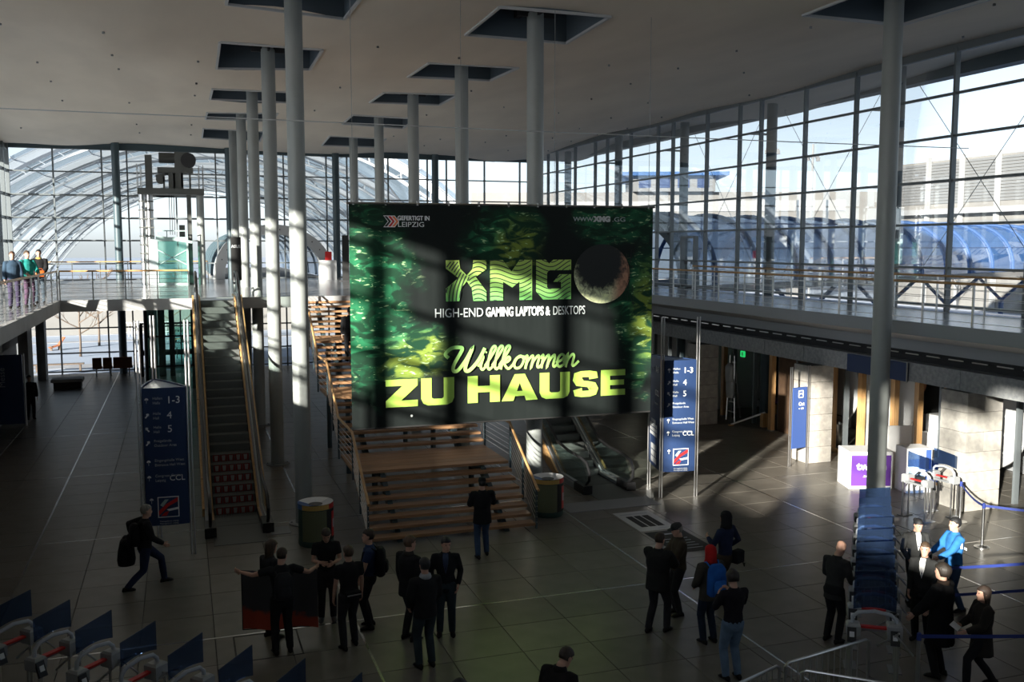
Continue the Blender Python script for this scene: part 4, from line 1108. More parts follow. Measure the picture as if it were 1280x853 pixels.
    for r_ in range(3):
        for c in range(3): q.box(.5+c*.22, .68+c*.22, -.088, -.08, 1.2-r_*.18, 1.35-r_*.18)
    q.build('hall_plan', M['lgrey'], sp)
    return t
stele('dark blue three-sided direction sign on steel posts left of the left escalator', -.90, 21.9, R(-3), 5.2, None)
stele('dark blue three-sided direction sign on steel posts at the right edge of the banner', 12.1, 22.72, R(-8), 4.9, None)
t = thing('wayfinding_sign', 'slim light blue sign on twin steel posts before a stone pillar', 'sign', (17.55, 24.72, 0), R(12))
for x in (-.04, .04, .74, .82): smooth_by_angle(MB().tube([(x, 0, 0), (x, 0, 3.1)], .018, 8).build('post', M['chrome'], t))
MB().bbox(.08, .68, -.02, .05, .55, 2.45, .01).build('panel', M['navy2'], t)
q = MB(); q.box(.3, .52, -.026, -.02, 2.12, 2.15); q.box(.3, .33, -.026, -.02, 2.12, 2.36); q.box(.49, .52, -.026, -.02, 2.12, 2.36); q.box(.3, .52, -.026, -.02, 2.33, 2.36)
q.beam((.32, -.023, 2.2), (.41, -.023, 2.27), .005, .03); q.beam((.41, -.023, 2.27), (.5, -.023, 2.2), .005, .03)
q.build('pictogram', M['letter'], t)
put_text('Ost', t, .32, 1.88, .16, M['letter'], y=-.024, bold=.004); put_text('← 200', t, .32, 1.76, .08, M['letter'], y=-.024)
t = thing('blue_entrance_sign', 'dark blue sign board on the stone beam behind the right column', 'sign', (18.84, 22.45, 3.3))
MB().bbox(-.04, .03, -1.2, 1.3, -.24, .28, .01).build('board', M['navy'], t); MB().box(-.05, -.03, -1.24, -1.2, -.26, .3).build('edge', M['chrome'], t)
t = thing('blue_sign_panel', 'dark blue upright panel by the left wall at the photo edge', 'sign', (-6.3, 39.9, 0))
MB().bbox(-.75, .55, -.06, .06, .1, 2.72, .02).build('panel', M['navy'], t); MB().tube([(.6, 0, 0), (.6, 0, 2.75)], .03, 8).build('post', M['chrome'], t)
q = put_text('Messe', t, 0, 0, .3, M['letterdim'], y=0); q.rotation_euler = (0, R(-90), 0); q.location = (-.05, -.07, 1.5)

# ================================================================ BINS, POSTERS
def bin_(label, x, y, rz):
    t = thing('litter_bin', label, 'bin', (x, y, 0), rz, None)
    r, h = .40, .98
    smooth_by_angle(MB().lathe([(r-.02, 0), (r, .03), (r, .12), (r-.01, .13), (r-.01, h-.12), (r, h-.11)], 40).build('body', M['green'], t))
    def sector(a0, a1, z0, z1, rr, m, nm):
        q = MB(); n = 10
        for k in range(n):
            a = a0+(a1-a0)*k/n; b = a0+(a1-a0)*(k+1)/n
            q.add([(rr*math.cos(a), rr*math.sin(a), z0), (rr*math.cos(b), rr*math.sin(b), z0), (rr*math.cos(b), rr*math.sin(b), z1), (rr*math.cos(a), rr*math.sin(a), z1)], [(0,1,2,3)])
        q.build(nm, m, t, smooth=True)
    sector(R(-180), R(-95), .14, h-.14, r+.002, M['olive'], 'olive_panel'); sector(R(-95), R(-15), .14, h-.14, r+.002, M['blackmat'], 'black_panel')
    sector(R(-72), R(-48), .2, h-.2, r+.005, M['red'], 'bottle_print'); sector(R(-66), R(-54), .4, .6, r+.008, M['letterdim'], 'label_print')
    for a0, a1, m in ((-180, -85, 'gold'), (-85, 10, 'red'), (10, 180, 'blueprint')): sector(R(a0), R(a1), h-.12, h-.01, r+.004, M[m], 'rim_band')
    for a0, a1, m in ((0, 120, 'white'), (120, 240, 'blueprint'), (240, 360, 'lgrey')):
        q = MB(); n = 10
        for k in range(n):
            a = R(a0+(a1-a0)*k/n); b = R(a0+(a1-a0)*(k+1)/n)
            q.add([(.16*math.cos(a), .16*math.sin(a), h-.06), (r*math.cos(a), r*math.sin(a), h), (r*math.cos(b), r*math.sin(b), h), (.16*math.cos(b), .16*math.sin(b), h-.06)], [(0,1,2,3)])
        q.build('lid_sector', M[m], t)
    q = MB().lathe([(.16, h-.3), (.16, h-.055)], 20); q.build('opening', M['black'], t)
    return t
bin_('round litter bin with dark coloured panels in front of the nearest left column', 2.74, 21.75, R(35))
bin_('round litter bin with olive and black panels at the foot of the right stair handrail', 8.62, 22.25, R(20))
t = thing('floor_poster', 'white floor poster with three black upright blocks near the right escalator', 'poster', (0, 0, .003))
MB().add([(10.19, 21.75, 0), (11.18, 21.75, 0), (11.16, 20.12, 0), (10.17, 20.12, 0)], [(3,2,1,0)]).build('sheet', M['lgrey'], t)
q = MB()
for k in range(3): q.box(10.36+k*.22, 10.54+k*.22, 20.42, 21.35, .001, .003)
q.build('print', M['blackmat'], t)
q = MB(); q.box(10.3, 11.05, 21.5, 21.56, .001, .003); q.box(10.7, 11.0, 20.22, 20.26, .001, .003); q.build('caption_line', M['letterdim'], t)
t = thing('floor_poster', 'black floor poster with small grey print just before the white one', 'poster', (0, 0, .003))
MB().box(10.2, 11.2, 18.4, 20.0, 0, .003).build('sheet', M['blackmat'], t)
q = MB(); q.box(10.6, 11.0, 19.7, 19.78, .003, .005)
for k in range(5): q.box(10.35, 11.0, 19.35-k*.18, 19.38-k*.18, .003, .005)
q.build('print', M['letterdim'], t)

# ================================================================ TURNSTILES
def turnstile_proto():
    t = thing('turnstile', 'x', 'turnstile')
    for y_ in (-.34, .34):
        for x in (-.11, .11): smooth_by_angle(MB().tube([(x, y_, 0), (x, y_, .88)], .022, 8).build('post', M['chrome'], t))
        MB().bbox(-.17, .17, y_-.1, y_+.1, 0, .02).build('foot_plate', M['pgrey'], t)
    q = MB(); q.bbox(-.11, .11, .18, .40, .86, 1.08, .03); q.build('housing', M['housing'], t)
    q = MB(); q.bbox(-.11, .11, -.40, -.2, .86, 1.04, .03); q.build('housing', M['housing'], t)
    q = MB().obox((.14, -.33, .89), (0, 1, 0), (-.35, 0, 1), (1, 0, .35), .065, .11, .02); rd = q.build('reader', M['black'], t)
    q = MB().obox((.16, -.33, .905), (0, 1, 0), (-.35, 0, 1), (1, 0, .35), .035, .04, .006); q.build('reader_label', M['letter'], rd)
    q = MB()
    for a in (.0, 2.1, 4.2): q.tube([(.10, .3, .95), (.17, .3, .95), (.17+.34*math.cos(a*.4+.6), .3+.28*math.sin(a), .82+.28*math.cos(a))], .016, 6)
    q.build('tripod_arm', M['chrome'], t)
    MB().beam((-.02, -.2, .98), (-.02, .18, .98), .08, .03).build('signal_strip', M['red'], t)
    MB().beam((-.13, -.25, .9), (-.13, .25, .9), .03, .05).build('cross_rail', M['pgrey'], t)
    ar = [(-.0, -.32, 1.0), (0, -.31, 1.13), (0, -.24, 1.20), (0, 0, 1.24), (0, .24, 1.20), (0, .31, 1.13), (0, .32, 1.0)]
    smooth_by_angle(MB().tube(ar, .03, 8).build('arch', M['archgrey'], t))
    q = MB(); k_ = 10
    lo = [(-.31+.62*i/k_, 1.25+.05*math.sin(math.pi*i/k_)) for i in range(k_+1)]
    pr = [(a, b) for a, b in lo]+[(.31, 1.66), (-.31, 1.58)]
    prismX(q, pr, -.006, .006); q.build('shield', M['shield'], t)
    return t
M['archgrey'] = mat('arch_grey', (.42, .45, .50), .45)
M['housing'] = mat('housing_grey', (.34, .35, .36), .45)
tp = turnstile_proto()
dl = Vector((.60, -.63))
pos = 'leftmost,second from the left,third from the left,fourth from the left,fifth from the left,sixth from the left,last'.split(',')
first = True
for k in range(-1, 7):
    o = tp if first else copy_tree(tp); first = False
    c = Vector((-1.9, 14.7))+dl*k; o.location = (c.x, c.y, 0); o.rotation_euler = (0, 0, R(-44))
    o['label'] = f'turnstile with dark blue shield, {["leftmost","second","third","fourth","fifth","sixth","seventh","eighth"][k+1]} from the left in the bottom left row'
    o['group'] = 'turnstiles in the bottom left row'
dr = Vector((.52, .63)).normalized()
ordn = ['nearest', 'second', 'third', 'fourth', 'fifth', 'sixth', 'seventh', 'eighth', 'ninth']
for k in range(9):
    o = copy_tree(tp); c = Vector((9.85, 11.6))+dr*.80*k; o.location = (c.x, c.y, 0); o.rotation_euler = (0, 0, R(236))
    rd2 = [c_ for c_ in o.children if c_.name.startswith('reader')][0]; c2 = copy_tree(rd2, o); c2.location.y = .62
    o['label'] = f'turnstile with blue shield, {ordn[k]} from the camera in the right row of turnstiles'; o['group'] = 'turnstiles in the right row'
for (x, y_, lb) in ((17.2, 18.9, 'grey turnstile beside the purple box stand, left one of the far pair'), (18.1, 19.0, 'grey turnstile in front of the big stone pillar, right one of the far pair')):
    o = copy_tree(tp); o.location = (x, y_, 0); o.rotation_euler = (0, 0, R(8)); o['label'] = lb; o['group'] = 'far pair of turnstiles'

# belt posts
def belt_post(x, y_, lb):
    t = thing('belt_post', lb, 'post', (x, y_, 0), group='queue belt posts')
    smooth_by_angle(MB().lathe([(.17, 0), (.17, .015), (.05, .03), (.03, .05)], 24).build('base', M['chrome'], t)); smooth_by_angle(MB().lathe([(.03, .03), (.03, .9)], 14).build('pole', M['chrome'], t))
    MB().lathe([(.035, .9), (.035, 1.0), (.02, 1.02)], 14).build('belt_head', M['belt'], t)
def belt(p0, p1, lb, sag=.05):
    t = thing('queue_belt', lb, 'belt', (0, 0, 0), group='dark blue queue belts')
    p0 = Vector(p0); p1 = Vector(p1); q = MB(); n = 8; prev = None
    for k in range(n+1):
        u = k/n; p = p0.lerp(p1, u)-Vector((0, 0, sag*4*u*(1-u)))
        if prev is not None: q.beam(prev, p, .006, .055)
        prev = p
    q.build('belt', M['belt'], t)
BPS = [((18.0, 18.3), 'steel belt post in front of the big stone pillar'), ((16.95, 16.55), 'steel belt post with a flat foot right of the standing woman'), ((12.75, 13.5), 'steel belt post at the hand of the man in the blue jacket'), ((10.3, 11.15), 'steel belt post beside the nearest turnstile of the right row'), ((19.8, 14.2), 'steel belt post outside the right edge')]
for (p, lb) in BPS: belt_post(p[0], p[1], lb)
belt((18.0, 18.3, .96), (16.95, 16.55, .96), 'short blue belt from the stone pillar post to the second post', .08)
belt((16.95, 16.55, .96), (19.8, 14.2, .96), 'blue belt running right out of the photo, highest one', .05)
belt((12.75, 13.5, .96), (17.5, 12.9, .96), 'blue belt level with the man in the blue jacket', .04)
belt((12.75, 13.5, .45), (17.5, 12.9, .45), 'lower blue belt behind the girl in the dark coat', .04)
belt((10.3, 11.15, .96), (14.5, 9.9, .96), 'lowest blue belt crossing in front of the two queueing people', .03)

# steel barriers bottom right
def barrier(lb, x0, y0, x1, y1):
    d_ = Vector((x1-x0, y1-y0, 0)); L = d_.length
    t = thing('crowd_barrier', lb, 'barrier', (x0, y0, 0), math.atan2(d_.y, d_.x), 'steel crowd barriers')
    smooth_by_angle(MB().tube([(0, 0, .08), (0, 0, 1.06), (.06, 0, 1.1), (L-.06, 0, 1.1), (L, 0, 1.06), (L, 0, .08)], .022, 8).build('frame', M['chrome'], t))
    bm2 = MB().tube([(0, 0, .18), (0, 0, 1.09)], .008, 6).mesh('bar', M['chrome'])
    for k in range(1, int(L/.12)): link('bar', bm2, t, (k*.12, 0, 0))
    MB().tube([(0, 0, .18), (L, 0, .18)], .018, 6).build('bottom_rail', M['chrome'], t)
    for a in (.15, L-.15): MB().box(a-.02, a+.02, -.25, .25, 0, .03).build('foot', M['chrome'], t)
barrier('steel crowd barrier left of the corner at the bottom edge of the photo', 5.6, 10.0, 7.55, 10.72)
barrier('steel crowd barrier right of the corner reaching the nearest turnstile', 7.66, 10.74, 9.3, 11.05)
barrier('steel crowd barrier running back from the corner toward the camera', 7.75, 10.50, 9.1, 9.3)

# ================================================================ SHOP FRONT ON THE RIGHT
for (y_, lb) in ((29.9, 'farthest'), (26.4, 'second farthest'), (25.0, 'third farthest'), (23.5, 'middle'), (22.5, 'darker middle'), (21.35, 'second nearest'), (18.2, 'nearest'), (33.2, 'rearmost')):
    t = thing('timber_post', f'{lb} square timber post of the recessed shop front behind the stone pillars', 'post', (20.4, y_, 0), group='timber posts of the shop front')
    MB().bbox(-.09, .09, -.09, .09, .02, 3.68, .01).build('post', M['post_wood'], t); MB().box(-.12, .12, -.12, .12, 0, .03).build('foot', M['pgrey'], t)
for (y_, r_, lb) in ((27.85, 1.5, 'big round pale grey wall panel partly behind the middle stone pillar'), (24.9, 1.3, 'round pale grey panel just behind the right steel column'), (21.0, 1.5, 'round pale grey panel left of the nearest stone pillar')):
    t = thing('round_display_board', lb, 'panel', (21.4, y_, 2.0), group='round panels in the shop front')
    q = MB().lathe([(r_-.02, -.05), (r_, -.03), (r_, .03), (r_-.02, .05)], 48); o = q.build('disc', M['lgrey'], t); o.rotation_euler = (0, R(90), 0); smooth_by_angle(o)
t = thing('oval_wood_shield', 'brown oval wooden board hanging on the black shop wall', 'board', (22.3, 23.4, 2.75))
MB().box(.02, .1, -1.0, 1.0, -1.3, .9).build('black_backing', M['blackmat'], t)
q = MB().lathe([(.40, -.03), (.42, 0), (.40, .03)], 32); o = q.build('oval', M['post_wood'], t); o.rotation_euler = (0, R(90), 0); o.scale = (1.3, 1, 1)
t = thing('round_wood_stand', 'brown round-topped wooden piece left of the black shop wall', 'board', (21.9, 24.3, 2.5))
q = MB().lathe([(.42, -.03), (.44, 0), (.42, .03)], 32); o = q.build('disc', M['brown'], t); o.rotation_euler = (0, R(90), 0)
t = thing('white_counter', 'white stepped shop counter below the brown oval board', 'counter', (21.9, 23.0, 0))
MB().bbox(-.3, .5, -.75, .7, 0, 1.05, .02).build('body', M['white'], t); MB().bbox(-.4, -.1, -.8, .1, 1.05, 1.2, .02).build('shelf', M['white'], t); MB().bbox(-.1, .4, -.3, .7, 1.05, 1.6, .02).build('raised_box', M['white'], t)
t = thing('white_canister', 'white upright cylinder standing beside the timber post', 'canister', (21.1, 21.4, 0))
smooth_by_angle(MB().lathe([(.17, 0), (.18, .02), (.18, .95), (.15, 1.0)], 24).build('body', M['white'], t)); MB().lathe([(.1, 1.0), (.1, 1.04)], 16).build('lid', M['lgrey'], t)
t = thing('steel_canister', 'small steel canister in the shadow behind the middle stone pillar', 'canister', (21.0, 26.9, 0))
smooth_by_angle(MB().lathe([(.14, 0), (.15, .02), (.15, .75), (.08, .82)], 20).build('body', M['chrome'], t)); MB().tube([(0, .1, .82), (0, .1, 1.05), (0, -.2, 1.05)], .02, 6).build('handle', M['black'], t)
t = thing('timber_threshold', 'low timber bar on the floor between the shop posts', 'bar', (20.3, 25.8, 0))
MB().bbox(-.07, .07, -.9, .9, 0, .12, .01).build('bar', M['post_wood'], t)
# purple box stand
t = thing('promotion_counter', 'purple printed counter with white lettering right of the column', 'counter', (18.1, 21.7, 0), R(-18))
MB().bbox(-.6, .62, 0, .9, 0, 1.05, .01).build('body', M['white'], t)
MB().box(-.55, .57, -.012, 0, .08, .95).build('purple_front', M['purple'], t)
put_text('twitch', t, .02, .55, .30, M['letter'], align='CENTER', y=-.02, bold=.012, width=.85)
put_text('.tv/gaming', t, .02, .33, .12, M['letter'], align='CENTER', y=-.02)
t = thing('white_cabinet', 'white box cabinet with pale blue front right of the purple counter', 'cabinet', (19.0, 20.9, 0), R(-10))
MB().bbox(-.3, .42, 0, .6, 0, 1.25, .01).build('body', M['white'], t); MB().box(-.27, .2, -.01, 0, .45, .95).build('blue_panel', mat('pale_blue', (.35, .5, .75), .5), t); MB().box(.24, .40, -.012, 0, .3, 1.2).build('dark_panel', M['navy2'], t)
t = thing('white_screen_board', 'open white board standing behind the white cabinet', 'board', (19.5, 22.3, 0), R(-15))
MB().box(-.5, .5, 0, .04, .2, 1.6).build('board', M['white'], t)
for x in (-.45, .45): MB().box(x-.02, x+.02, -.02, .06, 0, 1.65).build('post', M['chrome'], t)
t = thing('blue_counter_stack', 'dark blue boxes on a trolley behind the far turnstiles', 'boxes', (19.6, 21.0, 0))
MB().bbox(-.1, .7, -.3, .3, .3, .62, .01).build('box', M['navy2'], t); MB().bbox(.0, .6, -.25, .25, .62, .85, .01).build('box', M['navy'], t); MB().box(-.1, .7, -.3, .3, .22, .3).build('shelf', M['rail'], t)
for a in (-.05, .65): MB().box(a-.02, a+.02, -.28, .28, 0, .22).build('leg', M['chrome'], t)
# left shop: ladder, clothes, purple cloth, exit sign, white barrier pole
t = thing('garment_ladder', 'aluminium stepladder with grey jackets hung on it in the dark shop', 'ladder', (20.1, 32.6, 0))
q = MB()
for s_ in (-.3, .3):
    q.beam((-.05, s_-.5, 0), (.3, s_*.5, 2.5), .05, .05); q.beam((.7, s_+.3, 0), (.3, s_*.5, 2.5), .05, .05)
for k in range(6): q.beam((.02+k*.05, -.75+k*.09, .35+k*.38), (.02+k*.05, -.2+k*.03, .35+k*.38), .05, .03)
q.build('frame', M['chrome'], t)
for (x, z, m) in ((-.05, 1.5, 'lgrey'), (.0, .9, 'lgrey')):
    q = MB(); q.loft([[(x+rx*math.cos(a*math.pi/6), -.35+ry*math.sin(a*math.pi/6), zz) for a in range(12)] for (rx, ry, zz) in ((.1, .22, z), (.13, .25, z+.3), (.12, .26, z+.6), (.05, .1, z+.75))]); q.build('garment', M[m], t, smooth=True)
t = thing('purple_cloth_table', 'low table with purple cloth in the dark shop between the pillars', 'table', (22.2, 32.0, 0))
MB().bbox(-.4, .5, -.9, .9, .62, .66, .01).build('top', M['blackmat'], t); MB().bbox(-.35, .3, -.5, .6, .66, .72, .02).build('cloth', M['purple'], t)
for a in (-.8, .8): MB().box(-.3, .4, a-.03, a+.03, 0, .62).build('leg', M['post_wood'], t)
t = thing('exit_sign', 'small green lit exit sign in the dark shop opening', 'sign', (21.3, 33.3, 2.45))
MB().box(-.03, .03, -.14, .14, -.12, .12).build('box', mat('exit_green', (.02, .5, .12), .5, emit=(.02, .6, .15, .8)), t)
MB().box(-.035, -.031, -.05, .03, -.07, .07).build('pictogram', M['letter'], t)
t = thing('white_pole', 'white pole lying slantwise on small stands in the shop opening', 'pole', (19.5, 30.9, 0))
MB().tube([(0, .3, .05), (1.1, -.3, .55)], .035, 8).build('pole', M['white'], t); MB().box(.95, 1.15, -.4, -.2, 0, .52).build('stand', M['post_wood'], t); MB().box(-.05, .1, .25, .4, 0, .05).build('stand', M['post_wood'], t)
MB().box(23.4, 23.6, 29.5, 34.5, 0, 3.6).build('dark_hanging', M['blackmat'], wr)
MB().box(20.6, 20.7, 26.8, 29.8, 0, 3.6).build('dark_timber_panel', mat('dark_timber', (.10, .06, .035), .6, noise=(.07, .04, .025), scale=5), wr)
#PART3
# ================================================================ PEOPLE
DG = bpy.context.evaluated_depsgraph_get
def remesh(mb, voxel, smooth=2):
    me = bpy.data.meshes.new('tmp'); me.from_pydata(mb.v, [], mb.f); me.update()
    bm = bmesh.new(); bm.from_mesh(me); bmesh.ops.recalc_face_normals(bm, faces=bm.faces); bm.to_mesh(me); bm.free()
    o = bpy.data.objects.new('tmp', me); COL.objects.link(o)
    m = o.modifiers.new('r', 'REMESH'); m.mode = 'VOXEL'; m.voxel_size = voxel; m.adaptivity = 0
    s = o.modifiers.new('s', 'SMOOTH'); s.factor = .5; s.iterations = smooth
    dg = bpy.context.evaluated_depsgraph_get(); dg.update()
    r = bpy.data.meshes.new_from_object(o.evaluated_get(dg))
    bpy.data.objects.remove(o); bpy.data.meshes.remove(me)
    r.polygons.foreach_set('use_smooth', [True]*len(r.polygons))
    return r
def ik(a, t, l1, l2, hint):
    a = Vector(a); t = Vector(t); d = t-a; L = min(d.length, (l1+l2)*.995); d = d.normalized()
    t = a+d*L; x = (l1*l1-l2*l2+L*L)/(2*L); h = math.sqrt(max(0, l1*l1-x*x))
    hn = Vector(hint); hn = (hn-d*hn.dot(d)).normalized()
    return a+d*x+hn*h, t
def ell(c, rx, ry, n=14, tilt=None, ax=None):
    X = Vector((1, 0, 0)) if ax is None else ax[0]; Y = Vector((0, 1, 0)) if ax is None else ax[1]
    return [Vector(c)+X*(rx*math.cos(2*math.pi*k/n))+Y*(ry*math.sin(2*math.pi*k/n)) for k in range(n)]
CM = {}
def cloth(c, rough=.85):
    if c not in CM: CM[c] = mat('cloth_%02d' % len(CM), c, rough, noise=tuple(v*.75 for v in c), scale=7, bump=.35, spec=.15)
    return CM[c]
def hairm(c):
    k = ('h', c)
    if k not in CM: CM[k] = mat('hair_%02d' % len(CM), c, .6, noise=tuple(v*.6 for v in c), scale=30, stretch=(1, 1, .2), bump=.5)
    return CM[k]
def person(label, x, y, yaw, h=1.78, z=0, top=(.02, .02, .022), legs=(.03, .035, .05), hair=(.03, .02, .015), handL=(-.26, .08, .80), handR=(.26, .08, .80),
           feet=((-.11, .0), (.11, .0)), lean=0.0, head=(0, 0), coat=0.0, puff=0.0, style='short', hood=None, sleeves=True, shirt=None, shoes=(.015, .013, .012), turn=0, group=None, collar=None, cat='person', cap=None):
    s = h/1.78
    t = thing('person', label, cat, (x, y, z), R(yaw), group)
    V = Vector
    hipz = .93; fl = V((feet[0][0], feet[0][1], .09)); fr = V((feet[1][0], feet[1][1], .09))
    mid = (feet[0][1]+feet[1][1])/2; stride = abs(feet[0][1]-feet[1][1]); hipz -= stride*stride*.22
    P = V((0, mid, hipz))
    rot = Matrix.Rotation(-R(lean), 3, 'X') @ Matrix.Rotation(R(turn), 3, 'Z')
    def U(v): return P+rot @ (V(v))          # upper body point, relative to pelvis
    ax = (rot @ V((1, 0, 0)), rot @ V((0, 1, 0)))
    sh = [U((-.185, -.01, .50)), U((.185, -.01, .50))]
    tg = [V((handL[0], handL[1]+mid, handL[2])), V((handR[0], handR[1]+mid, handR[2]))]
    el = []; wr_ = []
    for i in (0, 1):
        hint = ax[0]*(-.55 if i == 0 else .55)+V((0, -.6, -.5))
        e, w = ik(sh[i], tg[i], .29, .26, hint); el.append(e); wr_.append(w)
    kn = []; an = []
    for i, f_ in enumerate((fl, fr)):
        hp = P+V((-.09 if i == 0 else .09, 0, -.02))
        ftarget = V((f_.x, f_.y, .09))
        k_, a_ = ik(hp, ftarget, .43, .42, (0, 1, 0)); kn.append(k_); an.append(a_)
    yawh, pit = head
    HR = rot @ Matrix.Rotation(R(yawh), 3, 'Z') @ Matrix.Rotation(R(-pit), 3, 'X')
    nk = U((0, -.005, .57)); hc = nk+HR @ V((0, .02, .155))
    def Hd(v): return hc+HR @ V(v)
    hax = (HR @ V((1, 0, 0)), HR @ V((0, 1, 0)))
    # ---- body (one surface)
    b = MB()
    tor = [(-.10, .13, .095, 0), (-.02, .165, .11, 0), (.06, .155, .10, .0), (.18, .135, .09, .005), (.30, .155, .10, .0), (.42, .17, .105, -.005), (.49, .165, .085, -.01), (.54, .09, .065, -.01), (.58, .058, .058, -.005), (.64, .056, .058, .01)]
    b.loft([ell(U((0, yo, zz)), rx, ry, 14, ax=ax) for zz, rx, ry, yo in tor])
    hd = [(-.125, .03, .035, .045), (-.105, .048, .062, .03), (-.07, .060, .080, .015), (-.02, .070, .094, .0), (.03, .076, .102, -.006), (.07, .074, .099, -.01), (.10, .060, .080, -.012), (.122, .03, .042, -.012)]
    b.loft([ell(Hd((0, yo, zz)), rx, ry, 16, ax=hax) for zz, rx, ry, yo in hd])
    b.tube([nk, Hd((0, -.02, -.06))], .054, 10)
    b.loft([ell(Hd((0, .085, .02)), .008, .008, 6, ax=hax), ell(Hd((0, .100, -.015)), .012, .014, 6, ax=hax), ell(Hd((0, .098, -.035)), .019, .020, 6, ax=hax), ell(Hd((0, .085, -.045)), .016, .012, 6, ax=hax)])
    for s_ in (-1, 1): b.loft([ell(Hd((s_*.074, -.01, -.035)), .010, .012, 6, ax=hax), ell(Hd((s_*.080, -.012, .0)), .012, .022, 6, ax=hax), ell(Hd((s_*.078, -.015, .025)), .009, .018, 6, ax=hax)])
    for i in (0, 1):
        hp = P+V((-.09 if i == 0 else .09, 0, 0))
        b.tube([sh[i]+(sh[1-i]-sh[i])*.12, sh[i], (sh[i]+el[i])/2, el[i], (el[i]*.6+wr_[i]*.4), wr_[i]], [.05, .055, .048, .038, .037, .026], 10)
        b.tube([hp+V((0, 0, .03)), (hp*.6+kn[i]*.4), kn[i], kn[i]*.6+an[i]*.4, an[i], an[i]-V((0, 0, .05))], [.085, .078, .055, .055, .036, .036], 10)
    me = remesh(b, .015, 1)
    # hands: palm + four fingers + thumb appended to the same mesh
    hb = MB()
    for i in (0, 1):
        d = (wr_[i]-el[i]).normalized(); sd_ = -1 if i == 0 else 1
        side = d.cross(ax[0]*sd_); side = side.normalized() if side.length > .1 else V((0, 1, 0))   # across the palm
        nrm = d.cross(side).normalized()
        if nrm.dot(ax[0]*sd_) > 0: nrm = -nrm
        w0 = wr_[i]-d*.02
        hb.loft([[w0+d*q_+side*(a_*math.cos(2*math.pi*k/10))+nrm*(c_*math.sin(2*math.pi*k/10)) for k in range(10)] for q_, a_, c_ in ((0, .026, .02), (.04, .036, .018), (.08, .041, .015), (.10, .038, .012))])
        for j, ln in enumerate((.070, .080, .075, .058)):
            o_ = w0+d*.095+side*((j-1.5)*.020)
            hb.tube([o_, o_+d*ln*.45+nrm*.008, o_+d*ln*.75+nrm*.024, o_+d*ln*.9+nrm*.042], [.0095, .009, .008, .006], 6)
        th = w0+d*.03+side*.034*(1 if side.dot(V((0, 1, 0))) > 0 else -1)
        sg_ = (1 if side.dot(V((0, 1, 0))) > 0 else -1)
        hb.tube([th, th+d*.03+side*sg_*.022+nrm*.01, th+d*.06+side*sg_*.026+nrm*.022], [.012, .010, .007], 6)
    bm = bmesh.new(); bm.from_mesh(me); 
    hm = bpy.data.meshes.new('h'); hm.from_pydata(hb.v, [], hb.f); bm.from_mesh(hm); bpy.data.meshes.remove(hm)
    for f_ in bm.faces: f_.smooth = True
    bm.to_mesh(me); bm.free()
    me.materials.clear(); me.materials.append(M['skin'])
    def put(name, me_, m=None):
        if m is not None: me_.materials.clear(); me_.materials.append(m)
        o = link(name, me_, t); o.scale = (s, s, s); return o
    body = put('body', me)
    for s_ in (-1, 1):
        q = MB().loft([ell(Hd((s_*.031, .083, zz)), rr, rr*.6, 8, ax=hax) for zz, rr in ((.005, .004), (.012, .012), (.020, .012), (.027, .004))]); put('eye', q.mesh('eye', M['eye'], True))
    q = MB().loft([ell(Hd((0, .083, zz)), rr, .010, 8, ax=hax) for zz, rr in ((-.082, .012), (-.075, .026), (-.067, .020))]); put('mouth', q.mesh('mouth', M['lips'], True))
    # ---- trousers
    q = MB(); q.loft([ell(P+V((0, 0, zz)), rx, ry, 14) for zz, rx, ry in ((-.12, .15, .105), (-.04, .185, .13), (.04, .172, .12), (.10, .155, .108))])
    for i in (0, 1):
        hp = P+V((-.09 if i == 0 else .09, 0, 0))
        q.tube([hp+V((0, 0, .02)), hp*.6+kn[i]*.4, kn[i], kn[i]*.5+an[i]*.5, an[i]-V((0, 0, .035))], [.105, .098, .073, .070, .060], 12)
    put('trousers', remesh(q, .018, 2), cloth(legs))
    # ---- top
    p_ = puff
    q = MB()
    tr2 = [(-.04-coat, .175+p_+coat*.08, .125+p_+coat*.05, 0), (.06, .168+p_, .118+p_, 0), (.18, .155+p_, .112+p_, .005), (.30, .178+p_, .125+p_, .0), (.42, .192+p_*.7, .128+p_*.7, -.005), (.50, .178+p_*.4, .105+p_*.4, -.01), (.55, .10, .078, -.01), (.585, .074, .074, -.005)]
    if coat > .2: tr2 = [(-.04-coat, .20+p_, .155+p_, 0), (-.04-coat*.5, .19+p_, .14+p_, 0)]+tr2[1:]
    rings = []
    for zz, rx, ry, yo in tr2:
        c = U((0, yo, zz)) if zz > -.02 else P+V((0, yo, zz))
        rings.append(ell(c, rx, ry, 16, ax=ax if zz > -.02 else None))
    q.loft(rings)
    for i in (0, 1):
        pts = [sh[i]+(sh[1-i]-sh[i])*.15, sh[i], (sh[i]+el[i])/2, el[i]]
        rr = [.06+p_*.4, .074+p_*.5, .066+p_*.6, .058+p_*.6]
        if sleeves: pts += [el[i]*.5+wr_[i]*.5, wr_[i]-(wr_[i]-el[i]).normalized()*.01]; rr += [.052+p_*.5, .040+p_*.3]
        else: pts[-1] = sh[i]*.35+el[i]*.65; rr[-1] = .064
        q.tube(pts, rr, 12)
    jacket = put('jacket' if sleeves else 'shirt', remesh(q, .018, 2), cloth(top))
